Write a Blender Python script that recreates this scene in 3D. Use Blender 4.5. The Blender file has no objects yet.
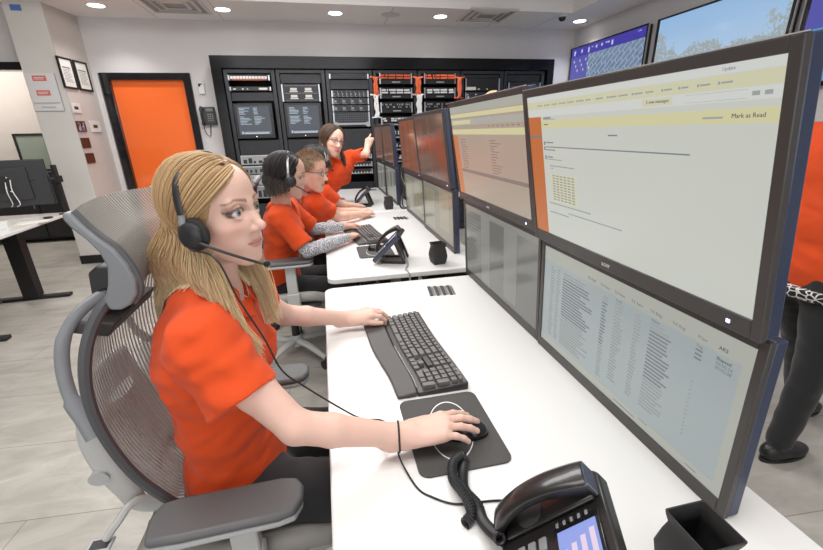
import bpy, math, random
import numpy as np
from mathutils import Vector, Matrix
random.seed(7)
S = bpy.context.scene
COL = S.collection
PI = math.pi

# ---------------------------------------------------------------- camera
cam_data = bpy.data.cameras.new('camera')
cam = bpy.data.objects.new('camera', cam_data)
COL.objects.link(cam)
cam_data.sensor_width = 36.0
cam_data.lens = 400.0 / 823.0 * 36.0
cam_data.clip_start = 0.02
_yv = np.array([320 - 411.5, 134 - 275., 400.]); _yv /= np.linalg.norm(_yv)
_n = np.cross(_yv, np.array([1, -.024, 0.])); _n /= np.linalg.norm(_n)
_zv = _n if _n[1] < 0 else -_n
_xv = np.cross(_yv, _zv)
cam.matrix_world = Matrix(((_xv[0], -_xv[1], -_xv[2], 0), (_yv[0], -_yv[1], -_yv[2], 0),
                           (_zv[0], -_zv[1], -_zv[2], 1.42), (0, 0, 0, 1)))
S.camera = cam

# ---------------------------------------------------------------- world, light, exposure
S.view_settings.view_transform = 'Standard'
S.view_settings.look = 'None'
S.view_settings.exposure = 0.10
S.view_settings.gamma = 1.0
S.view_settings.use_curve_mapping = False
W = bpy.data.worlds.new('world'); S.world = W; W.use_nodes = True
W.node_tree.nodes['Background'].inputs[0].default_value = (.95, .97, 1, 1)
W.node_tree.nodes['Background'].inputs[1].default_value = 0.9

def area(name, loc, rot, sx, sy, power, color=(1, 1, 1)):
    l = bpy.data.lights.new(name, 'AREA'); l.shape = 'RECTANGLE'; l.size = sx; l.size_y = sy
    l.energy = power; l.color = color
    o = bpy.data.objects.new(name, l); o.location = loc; o.rotation_euler = rot; COL.objects.link(o)
    return o
# added fill lamps out of view: one behind the camera, two in the tray
area('rear_fill_light', (-.3, -2.3, 1.6), (math.radians(90), 0, 0), 5.0, 2.0, 36, (1, .985, .97))
area('tray_fill_a', (-.3, 3.2, 2.93), (0, 0, 0), 3.0, 1.2, 76)
area('tray_fill_b', (-.3, 0.6, 2.93), (0, 0, 0), 3.0, 1.2, 27)

# ---------------------------------------------------------------- helpers
def lin(c):
    return tuple(((x / 255) / 12.92 if x / 255 <= .04045 else ((x / 255 + .055) / 1.055) ** 2.4) for x in c)
def mat(name, col, rough=.5, metal=0., emit=None, es=1., spec=.5, alpha=None, coat=0., sheen=0., sss=0., trans=0.):
    m = bpy.data.materials.new(name); m.use_nodes = True
    b = m.node_tree.nodes['Principled BSDF']
    b.inputs['Base Color'].default_value = (*lin(col), 1)
    b.inputs['Roughness'].default_value = rough
    b.inputs['Metallic'].default_value = metal
    b.inputs['Specular IOR Level'].default_value = spec
    if coat: b.inputs['Coat Weight'].default_value = coat
    if sheen: b.inputs['Sheen Weight'].default_value = sheen
    if trans: b.inputs['Transmission Weight'].default_value = trans
    if sss:
        b.inputs['Subsurface Weight'].default_value = sss
        b.inputs['Subsurface Radius'].default_value = (.012, .005, .003)
    if emit is not None:
        b.inputs['Emission Color'].default_value = (*lin(emit), 1)
        b.inputs['Emission Strength'].default_value = es
    if alpha is not None: b.inputs['Alpha'].default_value = alpha
    return m
def nd(m, t, **kw):
    n = m.node_tree.nodes.new(t)
    for k, v in kw.items():
        if k.startswith('i_'):
            key = k[2:]; key = int(key) if key.isdigit() else key.replace('_', ' ')
            n.inputs[key].default_value = v
        else: setattr(n, k, v)
    return n
def lk(m, a, b): m.node_tree.links.new(a, b)
def bsdf(m): return m.node_tree.nodes['Principled BSDF']
def noise_color(m, c1, c2, scale=20., detail=4, stretch=None, lo=.3, hi=.7, bump=0., bdist=.01):
    """object-space noise mixes two base colours; optional bump"""
    tc = nd(m, 'ShaderNodeTexCoord'); src = tc.outputs['Object']
    if stretch:
        mp = nd(m, 'ShaderNodeMapping'); mp.inputs['Scale'].default_value = stretch
        lk(m, src, mp.inputs[0]); src = mp.outputs[0]
    n = nd(m, 'ShaderNodeTexNoise'); n.inputs['Scale'].default_value = scale; n.inputs['Detail'].default_value = detail
    lk(m, src, n.inputs['Vector'])
    r = nd(m, 'ShaderNodeValToRGB'); e = r.color_ramp.elements
    e[0].position = lo; e[0].color = (*lin(c1), 1); e[1].position = hi; e[1].color = (*lin(c2), 1)
    lk(m, n.outputs['Fac'], r.inputs[0]); lk(m, r.outputs[0], bsdf(m).inputs['Base Color'])
    if bump:
        bp = nd(m, 'ShaderNodeBump'); bp.inputs['Strength'].default_value = bump; bp.inputs['Distance'].default_value = bdist
        lk(m, n.outputs['Fac'], bp.inputs['Height']); lk(m, bp.outputs[0], bsdf(m).inputs['Normal'])
    return n

class G:
    def __init__(s): s.v = []; s.f = []; s.mi = []; s.m = 0; s.M = None
    def add(s, vs, fs):
        o = len(s.v)
        for v in vs:
            v = Vector(v)
            if s.M is not None: v = s.M @ v
            s.v.append(tuple(v))
        for f in fs: s.f.append([o + i for i in f]); s.mi.append(s.m)
        return s
    def box(s, c, d, R=None):
        x, y, z = [k / 2 for k in d]; c = Vector(c)
        vs = [Vector((i * x, j * y, k * z)) for i in (-1, 1) for j in (-1, 1) for k in (-1, 1)]
        if R is not None: vs = [R @ v for v in vs]
        return s.add([v + c for v in vs], [(0, 1, 3, 2), (4, 6, 7, 5), (0, 4, 5, 1), (2, 3, 7, 6), (0, 2, 6, 4), (1, 5, 7, 3)])
    def b2(s, a, b):
        return s.box([(a[i] + b[i]) / 2 for i in range(3)], [abs(b[i] - a[i]) for i in range(3)])
    def quad(s, a, b, c, d): return s.add([a, b, c, d], [(0, 1, 2, 3)])
    def prism(s, poly, z0, z1, ax='z'):
        """extrude a 2D outline; ax is the extrusion axis"""
        def P(p, z):
            return {'z': (p[0], p[1], z), 'x': (z, p[0], p[1]), 'y': (p[0], z, p[1])}[ax]
        n = len(poly)
        fs = [tuple(range(n))[::-1], tuple(range(n, 2 * n))] + [(i, (i + 1) % n, n + (i + 1) % n, n + i) for i in range(n)]
        return s.add([P(p, z0) for p in poly] + [P(p, z1) for p in poly], fs)
    def tube(s, pts, r, n=10, caps=True, up=None, flat=None):
        """swept tube, r a number or list; flat=(a,b) scales the section"""
        pts = [Vector(p) for p in pts]; N = len(pts)
        rs = r if isinstance(r, (list, tuple)) else [r] * N
        T = [(pts[min(i + 1, N - 1)] - pts[max(i - 1, 0)]).normalized() for i in range(N)]
        u = Vector(up) if up is not None else (Vector((0, 0, 1)) if abs(T[0].z) < .9 else Vector((1, 0, 0)))
        vs = []
        for i in range(N):
            u = (u - T[i] * u.dot(T[i]))
            u = u.normalized() if u.length > 1e-6 else T[i].orthogonal().normalized()
            w = T[i].cross(u)
            fa, fb = flat if flat else (1, 1)
            for k in range(n):
                a = 2 * PI * k / n
                vs.append(pts[i] + u * math.cos(a) * rs[i] * fa + w * math.sin(a) * rs[i] * fb)
        fs = [(i * n + k, i * n + (k + 1) % n, (i + 1) * n + (k + 1) % n, (i + 1) * n + k) for i in range(N - 1) for k in range(n)]
        if caps: fs += [tuple(range(n))[::-1], tuple((N - 1) * n + k for k in range(n))]
        return s.add(vs, fs)
    def cyl(s, a, b, r, r2=None, n=20): return s.tube([a, b], [r, r if r2 is None else r2], n)
    def lathe(s, prof, n=28, c=(0, 0, 0)):
        vs = [(c[0] + r * math.cos(2 * PI * k / n), c[1] + r * math.sin(2 * PI * k / n), c[2] + z) for r, z in prof for k in range(n)]
        fs = [(i * n + k, i * n + (k + 1) % n, (i + 1) * n + (k + 1) % n, (i + 1) * n + k) for i in range(len(prof) - 1) for k in range(n)]
        fs += [tuple(range(n))[::-1], tuple((len(prof) - 1) * n + k for k in range(n))]
        return s.add(vs, fs)
    def ball(s, c, r, n=16):
        r = (r, r, r) if not isinstance(r, (tuple, list)) else r
        vs = []; m = n // 2
        for i in range(1, m):
            t = PI * i / m
            for k in range(n):
                a = 2 * PI * k / n
                vs.append((c[0] + r[0] * math.sin(t) * math.cos(a), c[1] + r[1] * math.sin(t) * math.sin(a), c[2] + r[2] * math.cos(t)))
        q = len(vs); vs += [(c[0], c[1], c[2] + r[2]), (c[0], c[1], c[2] - r[2])]
        fs = [(i * n + k, (i + 1) * n + k, (i + 1) * n + (k + 1) % n, i * n + (k + 1) % n) for i in range(m - 2) for k in range(n)]
        fs += [(q, k, (k + 1) % n) for k in range(n)] + [(q + 1, (m - 2) * n + (k + 1) % n, (m - 2) * n + k) for k in range(n)]
        return s.add(vs, fs)
    def grid(s, fn, nu, nv, closed=False):
        """surface from fn(u,v), u,v in 0..1"""
        vs = [fn(i / nu, j / nv) for i in range(nu + 1) for j in range(nv + 1)]
        fs = [(i * (nv + 1) + j, (i + 1) * (nv + 1) + j, (i + 1) * (nv + 1) + j + 1, i * (nv + 1) + j + 1) for i in range(nu) for j in range(nv)]
        return s.add(vs, fs)

def obj(name, g, m, parent=None, world=False, bevel=0., seg=2, smooth=True, solid=0., subsurf=0):
    me = bpy.data.meshes.new(name); me.from_pydata(g.v, [], g.f)
    for mm in (m if isinstance(m, (list, tuple)) else [m]): me.materials.append(mm)
    if isinstance(m, (list, tuple)): me.polygons.foreach_set('material_index', g.mi)
    o = bpy.data.objects.new(name, me); COL.objects.link(o)
    if smooth:
        me.polygons.foreach_set('use_smooth', [True] * len(me.polygons))
        me.set_sharp_from_angle(angle=math.radians(38))
    if parent is not None:
        o.parent = parent
        if world: o.matrix_parent_inverse = pmat(parent).inverted()
    if solid:
        k = o.modifiers.new('solid', 'SOLIDIFY'); k.thickness = solid; k.offset = 0
    if subsurf:
        k = o.modifiers.new('sub', 'SUBSURF'); k.levels = subsurf; k.render_levels = subsurf
    if bevel:
        b = o.modifiers.new('bevel', 'BEVEL'); b.width = bevel; b.segments = seg; b.limit_method = 'ANGLE'; b.angle_limit = math.radians(38)
        b.harden_normals = False
    return o
def objs(name, g, m, parent, **kw):
    """every connected piece of g becomes a part of its own"""
    n = len(g.v); par = list(range(n))
    def fd(i):
        while par[i] != i: par[i] = par[par[i]]; i = par[i]
        return i
    for f in g.f:
        a = fd(f[0])
        for i in f[1:]: par[fd(i)] = a
    groups = {}
    for f in g.f: groups.setdefault(fd(f[0]), []).append(f)
    out = []
    for fs in groups.values():
        idx = sorted({i for f in fs for i in f}); mp_ = {a: b for b, a in enumerate(idx)}
        q = G(); q.v = [g.v[i] for i in idx]; q.f = [[mp_[i] for i in f] for f in fs]; q.mi = [0] * len(fs)
        out.append(obj(name, q, m, parent, **kw))
    return out

def pmat(o):
    M = Matrix.LocRotScale(o.location, o.rotation_euler, o.scale)
    if o.parent: M = pmat(o.parent) @ o.matrix_parent_inverse @ M
    return M
def tag(o, label, cat, group=None, kind=None):
    if label: o['label'] = label
    if cat: o['category'] = cat
    if group: o['group'] = group
    if kind: o['kind'] = kind
    return o
def thing(name, label, cat, loc=(0, 0, 0), rz=0, group=None):
    o = bpy.data.objects.new(name, None); COL.objects.link(o)
    o.location = loc; o.rotation_euler = (0, 0, rz); o.empty_display_size = .05
    return tag(o, label, cat, group)
def struct(name, g, m, parent=None, label=None, **kw):
    o = obj(name, g, m, parent, **kw)
    if parent is None: o['kind'] = 'structure'
    if label: o['label'] = label
    return o
def dup(root, loc, rz=0, label=None, group=None):
    r = root.copy(); COL.objects.link(r); r.location = loc; r.rotation_euler = (0, 0, rz)
    if label: r['label'] = label
    if group: r['group'] = group
    def rec(a, b):
        for ch in list(a.children):
            c = ch.copy(); COL.objects.link(c); c.parent = b; rec(ch, c)
    rec(root, r)
    return r
def text_g(txt, size, font_m, name, parent, M, world=True):
    """flat lettering turned into a mesh, placed by matrix M (text lies in its local xy plane)"""
    cu = bpy.data.curves.new(name, 'FONT'); cu.body = txt; cu.size = size; cu.extrude = size * .02
    cu.align_x = 'LEFT'; cu.resolution_u = 2
    t = bpy.data.objects.new(name, cu); COL.objects.link(t)
    dg = bpy.context.evaluated_depsgraph_get()
    me = bpy.data.meshes.new_from_object(t.evaluated_get(dg))
    bpy.data.objects.remove(t); me.materials.clear(); me.materials.append(font_m)
    me.transform(M)
    o = bpy.data.objects.new(name, me); COL.objects.link(o)
    if parent is not None:
        o.parent = parent
        if world: o.matrix_parent_inverse = pmat(parent).inverted()
    return o
def frameM(o, x, y):
    """matrix with local x,y axes given in the world and origin o"""
    x = Vector(x).normalized(); y = Vector(y).normalized(); z = x.cross(y)
    return Matrix(((x.x, y.x, z.x, o[0]), (x.y, y.y, z.y, o[1]), (x.z, y.z, z.z, o[2]), (0, 0, 0, 1)))
def rrect(x0, y0, x1, y1, r, n=6, corners=(1, 1, 1, 1)):
    pts = []
    for i, (cx, cy, a0) in enumerate(((x1 - r, y1 - r, 0), (x0 + r, y1 - r, 90), (x0 + r, y0 + r, 180), (x1 - r, y0 + r, 270))):
        if corners[i]:
            for k in range(n + 1):
                a = math.radians(a0 + 90 * k / n); pts.append((cx + r * math.cos(a), cy + r * math.sin(a)))
        else: pts.append(((x1, y1), (x0, y1), (x0, y0), (x1, y0))[i])
    return pts
def spline(pts, n=8):
    """Catmull-Rom through points"""
    P = [Vector(p) for p in pts]; P = [P[0] * 2 - P[1]] + P + [P[-1] * 2 - P[-2]]; out = []
    for i in range(1, len(P) - 2):
        for k in range(n):
            t = k / n
            out.append(.5 * ((2 * P[i]) + (P[i + 1] - P[i - 1]) * t + (2 * P[i - 1] - 5 * P[i] + 4 * P[i + 1] - P[i + 2]) * t * t + (3 * P[i] - P[i - 1] - 3 * P[i + 1] + P[i + 2]) * t ** 3))
    out.append(P[-2]); return out

# ---------------------------------------------------------------- materials
M_wall = mat('wall_paint', (216, 213, 213), .9, spec=.2); noise_color(M_wall, (214, 211, 211), (218, 215, 215), 3)
M_wall_warm = mat('wall_paint_warm', (205, 197, 190), .9, spec=.2); noise_color(M_wall_warm, (202, 194, 187), (208, 200, 194), 3)
M_pillar = mat('pillar_paint', (226, 224, 219), .9, spec=.2); noise_color(M_pillar, (223, 221, 216), (229, 227, 222), 3)
M_ceil = mat('ceiling_paint', (243, 240, 238), .95, spec=.1); noise_color(M_ceil, (241, 238, 236), (245, 242, 240), 3)
M_blackp = mat('black_plastic', (38, 38, 40), .42)
M_blackm = mat('black_matte', (30, 29, 30), .65)
M_blackg = mat('black_gloss', (22, 22, 25), .16, coat=.3)
M_dkgrey = mat('dark_grey_plastic', (62, 61, 62), .5)
M_rack = mat('rack_steel', (50, 52, 56), .45, .25); noise_color(M_rack, (47, 49, 53), (54, 56, 60), 8)
M_rackdk = mat('rack_dark_steel', (26, 27, 30), .5, .2)
M_white = mat('white_laminate', (229, 228, 226), .24, coat=.25)
M_whitep = mat('white_plastic', (225, 225, 224), .4)
M_edge = mat('white_edge', (205, 204, 202), .4)
M_grey = mat('grey_plastic', (128, 129, 132), .45)
M_ltgrey = mat('light_grey_plastic', (186, 188, 190), .4)
M_alu = mat('brushed_aluminium', (190, 192, 196), .3, .9)
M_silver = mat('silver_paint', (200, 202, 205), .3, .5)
M_orange = mat('orange_glass', (255, 118, 54), .08, coat=1.)
M_led = mat('downlight_lens', (255, 255, 255), .5, emit=(255, 252, 246), es=6)
M_panel = mat('added_panel_lens', (255, 255, 255), .5, emit=(255, 253, 250), es=2.2)
M_orcable = mat('orange_cable', (232, 110, 66), .5)
M_whcable = mat('white_cable', (232, 232, 232), .5)
M_port = mat('port_grey', (165, 168, 172), .5)

# floor: large grey stone-look tiles
M_floor = mat('floor_tile', (196, 190, 182), .42)
tc = nd(M_floor, 'ShaderNodeTexCoord')
mp = nd(M_floor, 'ShaderNodeMapping'); mp.inputs['Rotation'].default_value = (0, 0, math.radians(4)); lk(M_floor, tc.outputs['Object'], mp.inputs[0])
br = nd(M_floor, 'ShaderNodeTexBrick', offset=.5); br.inputs['Scale'].default_value = 1.
br.inputs['Brick Width'].default_value = .92; br.inputs['Row Height'].default_value = .46
br.inputs['Mortar Size'].default_value = .0022; br.inputs['Mortar Smooth'].default_value = .2
br.inputs['Color1'].default_value = (*lin((190, 186, 178)), 1); br.inputs['Color2'].default_value = (*lin((181, 177, 169)), 1)
br.inputs['Mortar'].default_value = (*lin((140, 136, 130)), 1)
lk(M_floor, mp.outputs[0], br.inputs['Vector'])
mp2 = nd(M_floor, 'ShaderNodeMapping'); mp2.inputs['Scale'].default_value = (1, 2.6, 1); lk(M_floor, tc.outputs['Object'], mp2.inputs[0])
n1 = nd(M_floor, 'ShaderNodeTexNoise'); n1.inputs['Scale'].default_value = 3.4; n1.inputs['Detail'].default_value = 9; n1.inputs['Roughness'].default_value = .62
n1.inputs['Distortion'].default_value = .8
lk(M_floor, mp2.outputs[0], n1.inputs['Vector'])
rp = nd(M_floor, 'ShaderNodeValToRGB'); rp.color_ramp.elements[0].position = .36; rp.color_ramp.elements[0].color = (.74, .73, .72, 1)
rp.color_ramp.elements[1].position = .66; rp.color_ramp.elements[1].color = (1., 1., 1., 1)
lk(M_floor, n1.outputs['Fac'], rp.inputs[0])
mx = nd(M_floor, 'ShaderNodeMix', data_type='RGBA', blend_type='MULTIPLY'); mx.inputs['Factor'].default_value = 1
lk(M_floor, br.outputs['Color'], mx.inputs['A']); lk(M_floor, rp.outputs[0], mx.inputs['B'])
lk(M_floor, mx.outputs['Result'], bsdf(M_floor).inputs['Base Color'])
# ================================================================ THE ROOM
YB = 5.9; ZC = 2.73
struct('floor', G().b2((-7.5, -2.6, -.1), (3.8, 9.2, 0)), M_floor)
g = G()
# back wall with the rack recess and the door opening cut out
g.b2((-2.62, YB, 0), (-2.5, YB + .12, ZC)); g.b2((-2.5, YB, 2.157), (-1.49, YB + .12, ZC))
g.b2((-1.49, YB, 0), (-1.19, YB + .12, ZC)); g.b2((-1.19, YB, 2.33), (3.29, YB + .12, ZC)); g.b2((3.29, YB, 0), (3.8, YB + .12, ZC))
struct('wall_back', g, M_wall)
struct('wall_right', G().b2((3.7, -2.6, 0), (3.82, YB, 3.1)), M_wall)
# left wall stub beside the door (slightly angled), and the pillar end
struct('wall_left', G().prism([(-2.56, 5.9), (-2.6135, 5.375), (-2.80, 5.375), (-2.80, 5.9)], 0, ZC), M_wall_warm)
struct('trim_3', G().b2((-2.96, 5.37, 0), (-2.622, 5.72, ZC)), M_pillar, label='square pale pillar at the end of the left wall')
struct('baseboard_left', G().b2((-2.968, 5.355, 0.0), (-2.612, 5.37, .1)).prism([(-2.612, 5.37), (-2.612, 5.355), (-2.56, 5.9), (-2.552, 5.9)], 0, .1), M_blackm)
struct('baseboard_back', G().b2((-1.49, YB - .014, 0), (-1.2, YB, .1)).b2((3.3, YB - .014, 0), (3.7, YB, .1)), M_blackm)
struct('baseboard_right', G().b2((3.686, -2.5, 0), (3.7, YB - .02, .1)), M_blackm)
# opening to the next room: head of the glazed screen, wall above, wall beyond
struct('wall_screen', G().b2((-7.4, 5.5, 2.205), (-2.962, 5.6, ZC + .3)), M_wall)
struct('trim_4', G().b2((-7.4, 5.48, 2.13), (-2.962, 5.62, 2.205)), M_blackg, label='dark metal head of the opening to the next room')
struct('wall_far', G().b2((-7.4, 7.3, 0), (-2.6, 7.42, 3.0)), M_wall_warm)
struct('baseboard_far', G().b2((-7.4, 7.285, 0), (-2.82, 7.3, .1)), M_blackm)
struct('wall_far_side', G().b2((-2.82, 5.74, 0), (-2.7, 7.3, 3.0)), M_wall_warm)
struct('wall_left_side', G().b2((-7.5, -2.6, 0), (-7.4, 9.2, 3.1)), M_wall_warm)
# ceiling: perimeter at 2.73, raised tray towards the camera
g = G(); g.b2((-7.5, 5.08, ZC), (3.82, 6.1, ZC + .06)); g.b2((3.12, -2.6, ZC), (3.82, 5.08, ZC + .06))
struct('ceiling', g, M_ceil)
g = G(); g.b2((-7.5, -2.6, 3.0), (3.12, 5.08, 3.06)); g.b2((-7.5, 5.08, ZC + .06), (3.12, 5.14, 3.06)); g.b2((3.12, -2.6, ZC + .06), (3.18, 5.14, 3.06))
g.b2((-7.5, 5.65, 3.0), (-2.6, 7.4, 3.06))
struct('ceiling_tray', g, M_ceil)
# faint joints of the ceiling access panels
g = G()
for x in (-1.72, .93, 3.0): g.b2((x, 5.12, ZC - .002), (x + .008, 5.86, ZC))
for x in (-1.0, 2.32): g.b2((x, 5.12, ZC - .002), (x + .006, 5.86, ZC))
struct('trim_5', g, mat('ceiling_joint', (196, 194, 192), .8), label='thin joints between the ceiling panels')

# unseen rear wall; its opening is added to let fill light in
g = G(); g.b2((-7.5, -2.62, 0), (3.8, -2.5, .6)); g.b2((-7.5, -2.62, 2.6), (3.8, -2.5, 3.1)); g.b2((-7.5, -2.62, .6), (-3.0, -2.5, 2.6)); g.b2((2.6, -2.62, .6), (3.8, -2.5, 2.6))
struct('wall_front', g, M_wall)

# downlights
i = 0
for x, nm in ((-2.15, 'first ceiling downlight, above the framed certificates'), (-.92, 'ceiling downlight above the wall phone and orange door'), (.30, 'ceiling downlight above the woman pointing'),
          (1.56, 'ceiling downlight left of the right air vent'), (3.45, 'ceiling downlight in the right corner beside the dark dome')):
    t = thing('downlight', 'round ' + nm, 'ceiling light', (x, 5.43, ZC), 0, 'recessed ceiling downlights')
    obj('trim_ring', G().lathe([(.075, -.001), (.098, -.006), (.1, -.001), (.1, .002), (.075, .002)], 32), M_whitep, t)
    obj('lens', G().lathe([(.0, -.003), (.076, -.003), (.076, .001)], 32), M_led, t)
    l = bpy.data.lights.new('downlight_lamp', 'SPOT'); l.energy = 26; l.spot_size = math.radians(120); l.spot_blend = .8; l.shadow_soft_size = .07
    o = bpy.data.objects.new('downlight_lamp', l); o.location = (x, 5.43, ZC - .03); COL.objects.link(o)
t = thing('ceiling_speaker', 'flat round white ceiling speaker between two downlights', 'speaker', (.95, 5.42, ZC))
obj('grille', G().lathe([(0, -.004), (.1, -.004), (.115, -.001), (.115, .002)], 32), mat('speaker_grille', (214, 212, 211), .7), t)
# vents
for x, nm in ((-1.36, 'square ceiling air vent above the orange door'), (2.1, 'square ceiling air vent above the right racks')):
    t = thing('ceiling_vent', nm, 'air vent', (x, 5.3, ZC), 0, 'square ceiling air vents')
    g = G(); 
    for s_, d_ in ((.56, 0), (.40, 0), (.24, 0)):
        for k in range(4):
            a = k * PI / 2; R = Matrix.Rotation(a, 3, 'Z')
            g.box(R @ Vector((0, s_ / 2, -.008)), (s_ + .03, .03, .012), R.to_3x3() @ Matrix.Rotation(.5, 3, 'X'))
    obj('louvre', g, mat('vent_enamel', (214, 212, 210), .5), t)
    obj('backing', G().box((0, 0, -.001), (.56, .56, .004)), mat('vent_dark', (165, 163, 161), .7), t)
t = thing('dome_camera', 'small dark security dome on the ceiling edge beside the last downlight', 'security camera', (3.06, 5.2, ZC))
obj('base', G().lathe([(0, 0), (.055, 0), (.055, -.018), (.04, -.022), (0, -.022)][::-1]), M_whitep, t)
obj('dome', G().ball((0, 0, -.026), (.045, .045, .04)), M_blackg, t)
t = thing('smoke_detector', 'small dark sensor on the ceiling at the top left', 'sensor', (-2.42, 5.12, ZC))
obj('housing', G().lathe([(0, -.03), (.03, -.028), (.045, -.012), (.05, 0)]), M_dkgrey, t)
# glowing panels added in the tray, out of view, as fill light
for y in (3.2, .6):
    t = thing('added_light_panel', 'added long flush ceiling light panel ' + ('over the far desks' if y > 2 else 'over the nearest desk'), 'ceiling light', (-.3, y, 3.0), 0, 'added ceiling light panels')
    obj('frame', G().b2((-1.55, -.65, -.02), (1.55, -.6, 0)).b2((-1.55, .6, -.02), (1.55, .65, 0)).b2((-1.55, -.6, -.02), (-1.5, .6, 0)).b2((1.5, -.6, -.02), (1.55, .6, 0)), M_whitep, t)
    obj('diffuser', G().b2((-1.5, -.6, -.012), (1.5, .6, -.004)), M_panel, t)

# door_1 : orange glazed door in a black frame
d = struct('door_1', G().b2((-2.38, YB + .02, 0.01), (-1.575, YB + .045, 2.08)), M_orange, label='orange glass door panel')
g = G(); y0, y1 = YB - .035, YB + .09
g.b2((-2.475, y0, 0), (-2.38, y1, 2.157)); g.b2((-1.575, y0, 0), (-1.49, y1, 2.157)); g.b2((-2.38, y0, 2.08), (-1.575, y1, 2.157))
obj('door_frame', g, M_blackg, d, bevel=.003)
g = G(); g.cyl((-1.66, YB - .03, .9), (-1.66, YB - .03, 1.25), .012); g.cyl((-1.66, YB - .03, .93), (-1.66, YB + .02, .93), .008); g.cyl((-1.66, YB - .03, 1.22), (-1.66, YB + .02, 1.22), .008)
obj('door_handle', g, M_alu, d)

# things on the walls
M_white_paper0 = mat('panel_white', (236, 236, 236), .5)
t = thing('notice_panel', 'white wall-mounted notice panel with two red labels on the pillar', 'notice panel', (-2.815, 5.37, 1.72))
obj('backboard', G().b2((-.135, -.012, 0), (.135, -.001, .365)), M_white_paper0, t, bevel=.003)
obj('edge_strip', G().b2((-.141, -.010, -.006), (.141, -.001, 0)).b2((.135, -.010, 0), (.141, -.001, .365)), M_port, t)
obj('slot', G().b2((-.12, -.024, .075), (.125, -.012, .085)).b2((-.06, -.02, .03), (.07, -.012, .045)), M_edge, t)
M_redlab = mat('red_label', (226, 120, 112), .6); M_white_paper = mat('paper_white', (240, 240, 236), .8)
for z0 in (.29, .15):
    l = obj('label_strip', G().b2((-.07, -.0145, z0), (.055, -.012, z0 + .052)), M_redlab, t)
    obj('label_writing', G().b2((-.055, -.0155, z0 + .03), (.04, -.0145, z0 + .036)).b2((-.055, -.0155, z0 + .016), (.03, -.0145, z0 + .022)), M_white_paper, l)
t = tag(obj('tape_patch', G().b2((-2.895, 5.366, 2.648), (-2.80, 5.3695, 2.70)), mat('blue_tape', (92, 128, 200), .7)), 'small patch of blue tape high on the pillar', 'tape')
# wall frame: X along the angled left wall
wdir = Vector((-.0535, -.525, 0)).normalized(); wn = Vector((-wdir.y, wdir.x, 0)) * -1
if wn.x < 0: wn = -wn
def wallM(y, z):
    s_ = (5.9 - y) / .525
    return frameM((-2.56 - .0535 * s_, y, z), -wdir, (0, 0, 1))
def wframe(nm, label, cat, y0, y1, z0, z1, fw, mf, mc, dep=.02, rot=0, group=None):
    L = (y1 - y0) * 1.005; h = z1 - z0
    base = wallM(y0, z0); sgn = 1 if (base.to_3x3() @ Vector((0, 0, 1))).dot(wn) > 0 else -1
    t = thing(nm, label, cat, base.translation, 0, group)
    def pb(a, b): 
        g = G(); g.M = Matrix.Translation(-base.translation) @ base
        return g.b2((a[0], a[1], sgn * a[2]), (b[0], b[1], sgn * b[2]))
    g = pb((0, 0, .001), (L, fw, dep)); g.b2((0, h - fw, sgn * .001), (L, h, sgn * dep)); g.b2((0, fw, sgn * .001), (fw, h - fw, sgn * dep)); g.b2((L - fw, fw, sgn * .001), (L, h - fw, sgn * dep))
    obj('frame', g, mf, t, bevel=.002)
    obj('picture' if nm != 'wall_switch' else 'plate', pb((fw, fw, .001), (L - fw, h - fw, dep * .55)), mc, t)
    return t, pb, sgn, L, h
M_cert = mat('certificate_paper', (240, 240, 232), .35); M_print = mat('print_grey', (150, 152, 158), .6)
M_brown = mat('dark_brown_wood', (84, 48, 38), .4); M_photo = mat('photo_print', (70, 66, 84), .25)
noise_color(M_photo, (40, 38, 50), (190, 190, 215), 40, 2, lo=.45, hi=.62)
for (ya, yb, lab) in ((5.345, 5.565, 'black framed certificate on the left wall, nearer the pillar'), (5.595, 5.82, 'black framed certificate on the left wall, nearer the orange door')):
    t, pb, sg, L, h = wframe('framed_certificate', lab, 'picture frame', ya, yb, 1.945, 2.25, .018, M_blackm, M_cert, group='framed certificates')
    g = pb((.05, .2, .0115), (L - .05, .215, .0125))
    for k in range(9): g.b2((.045 + (k % 3) * .006, .185 - k * .015, sg * .0115), (L - .045 - (k * 7 % 4) * .01, .190 - k * .015, sg * .0125))
    obj('print_lines', g, M_print, t)
wframe('wall_plaque', 'white bordered wall plaque with dark red centre under the certificates', 'plaque', 5.37, 5.51, 1.70, 1.80, .034, M_whitep, M_brown, .014)
wframe('wall_plaque', 'white bordered wall plaque with dark red centre nearest the orange door', 'plaque', 5.60, 5.78, 1.50, 1.625, .045, M_whitep, M_brown, .014)
wframe('photo_plaque', 'small dark framed photo on the left wall beside the white plaque', 'picture frame', 5.37, 5.51, 1.505, 1.615, .012, M_brown, M_photo, .016)
wframe('wood_plaque', 'small dark brown square plaque below the little photo', 'plaque', 5.37, 5.51, 1.33, 1.44, .012, M_brown, M_brown, .014)
wframe('wood_plaque', 'small dark brown square plaque, lowest on the left wall', 'plaque', 5.375, 5.515, 1.165, 1.275, .012, M_brown, M_brown, .014)

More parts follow.
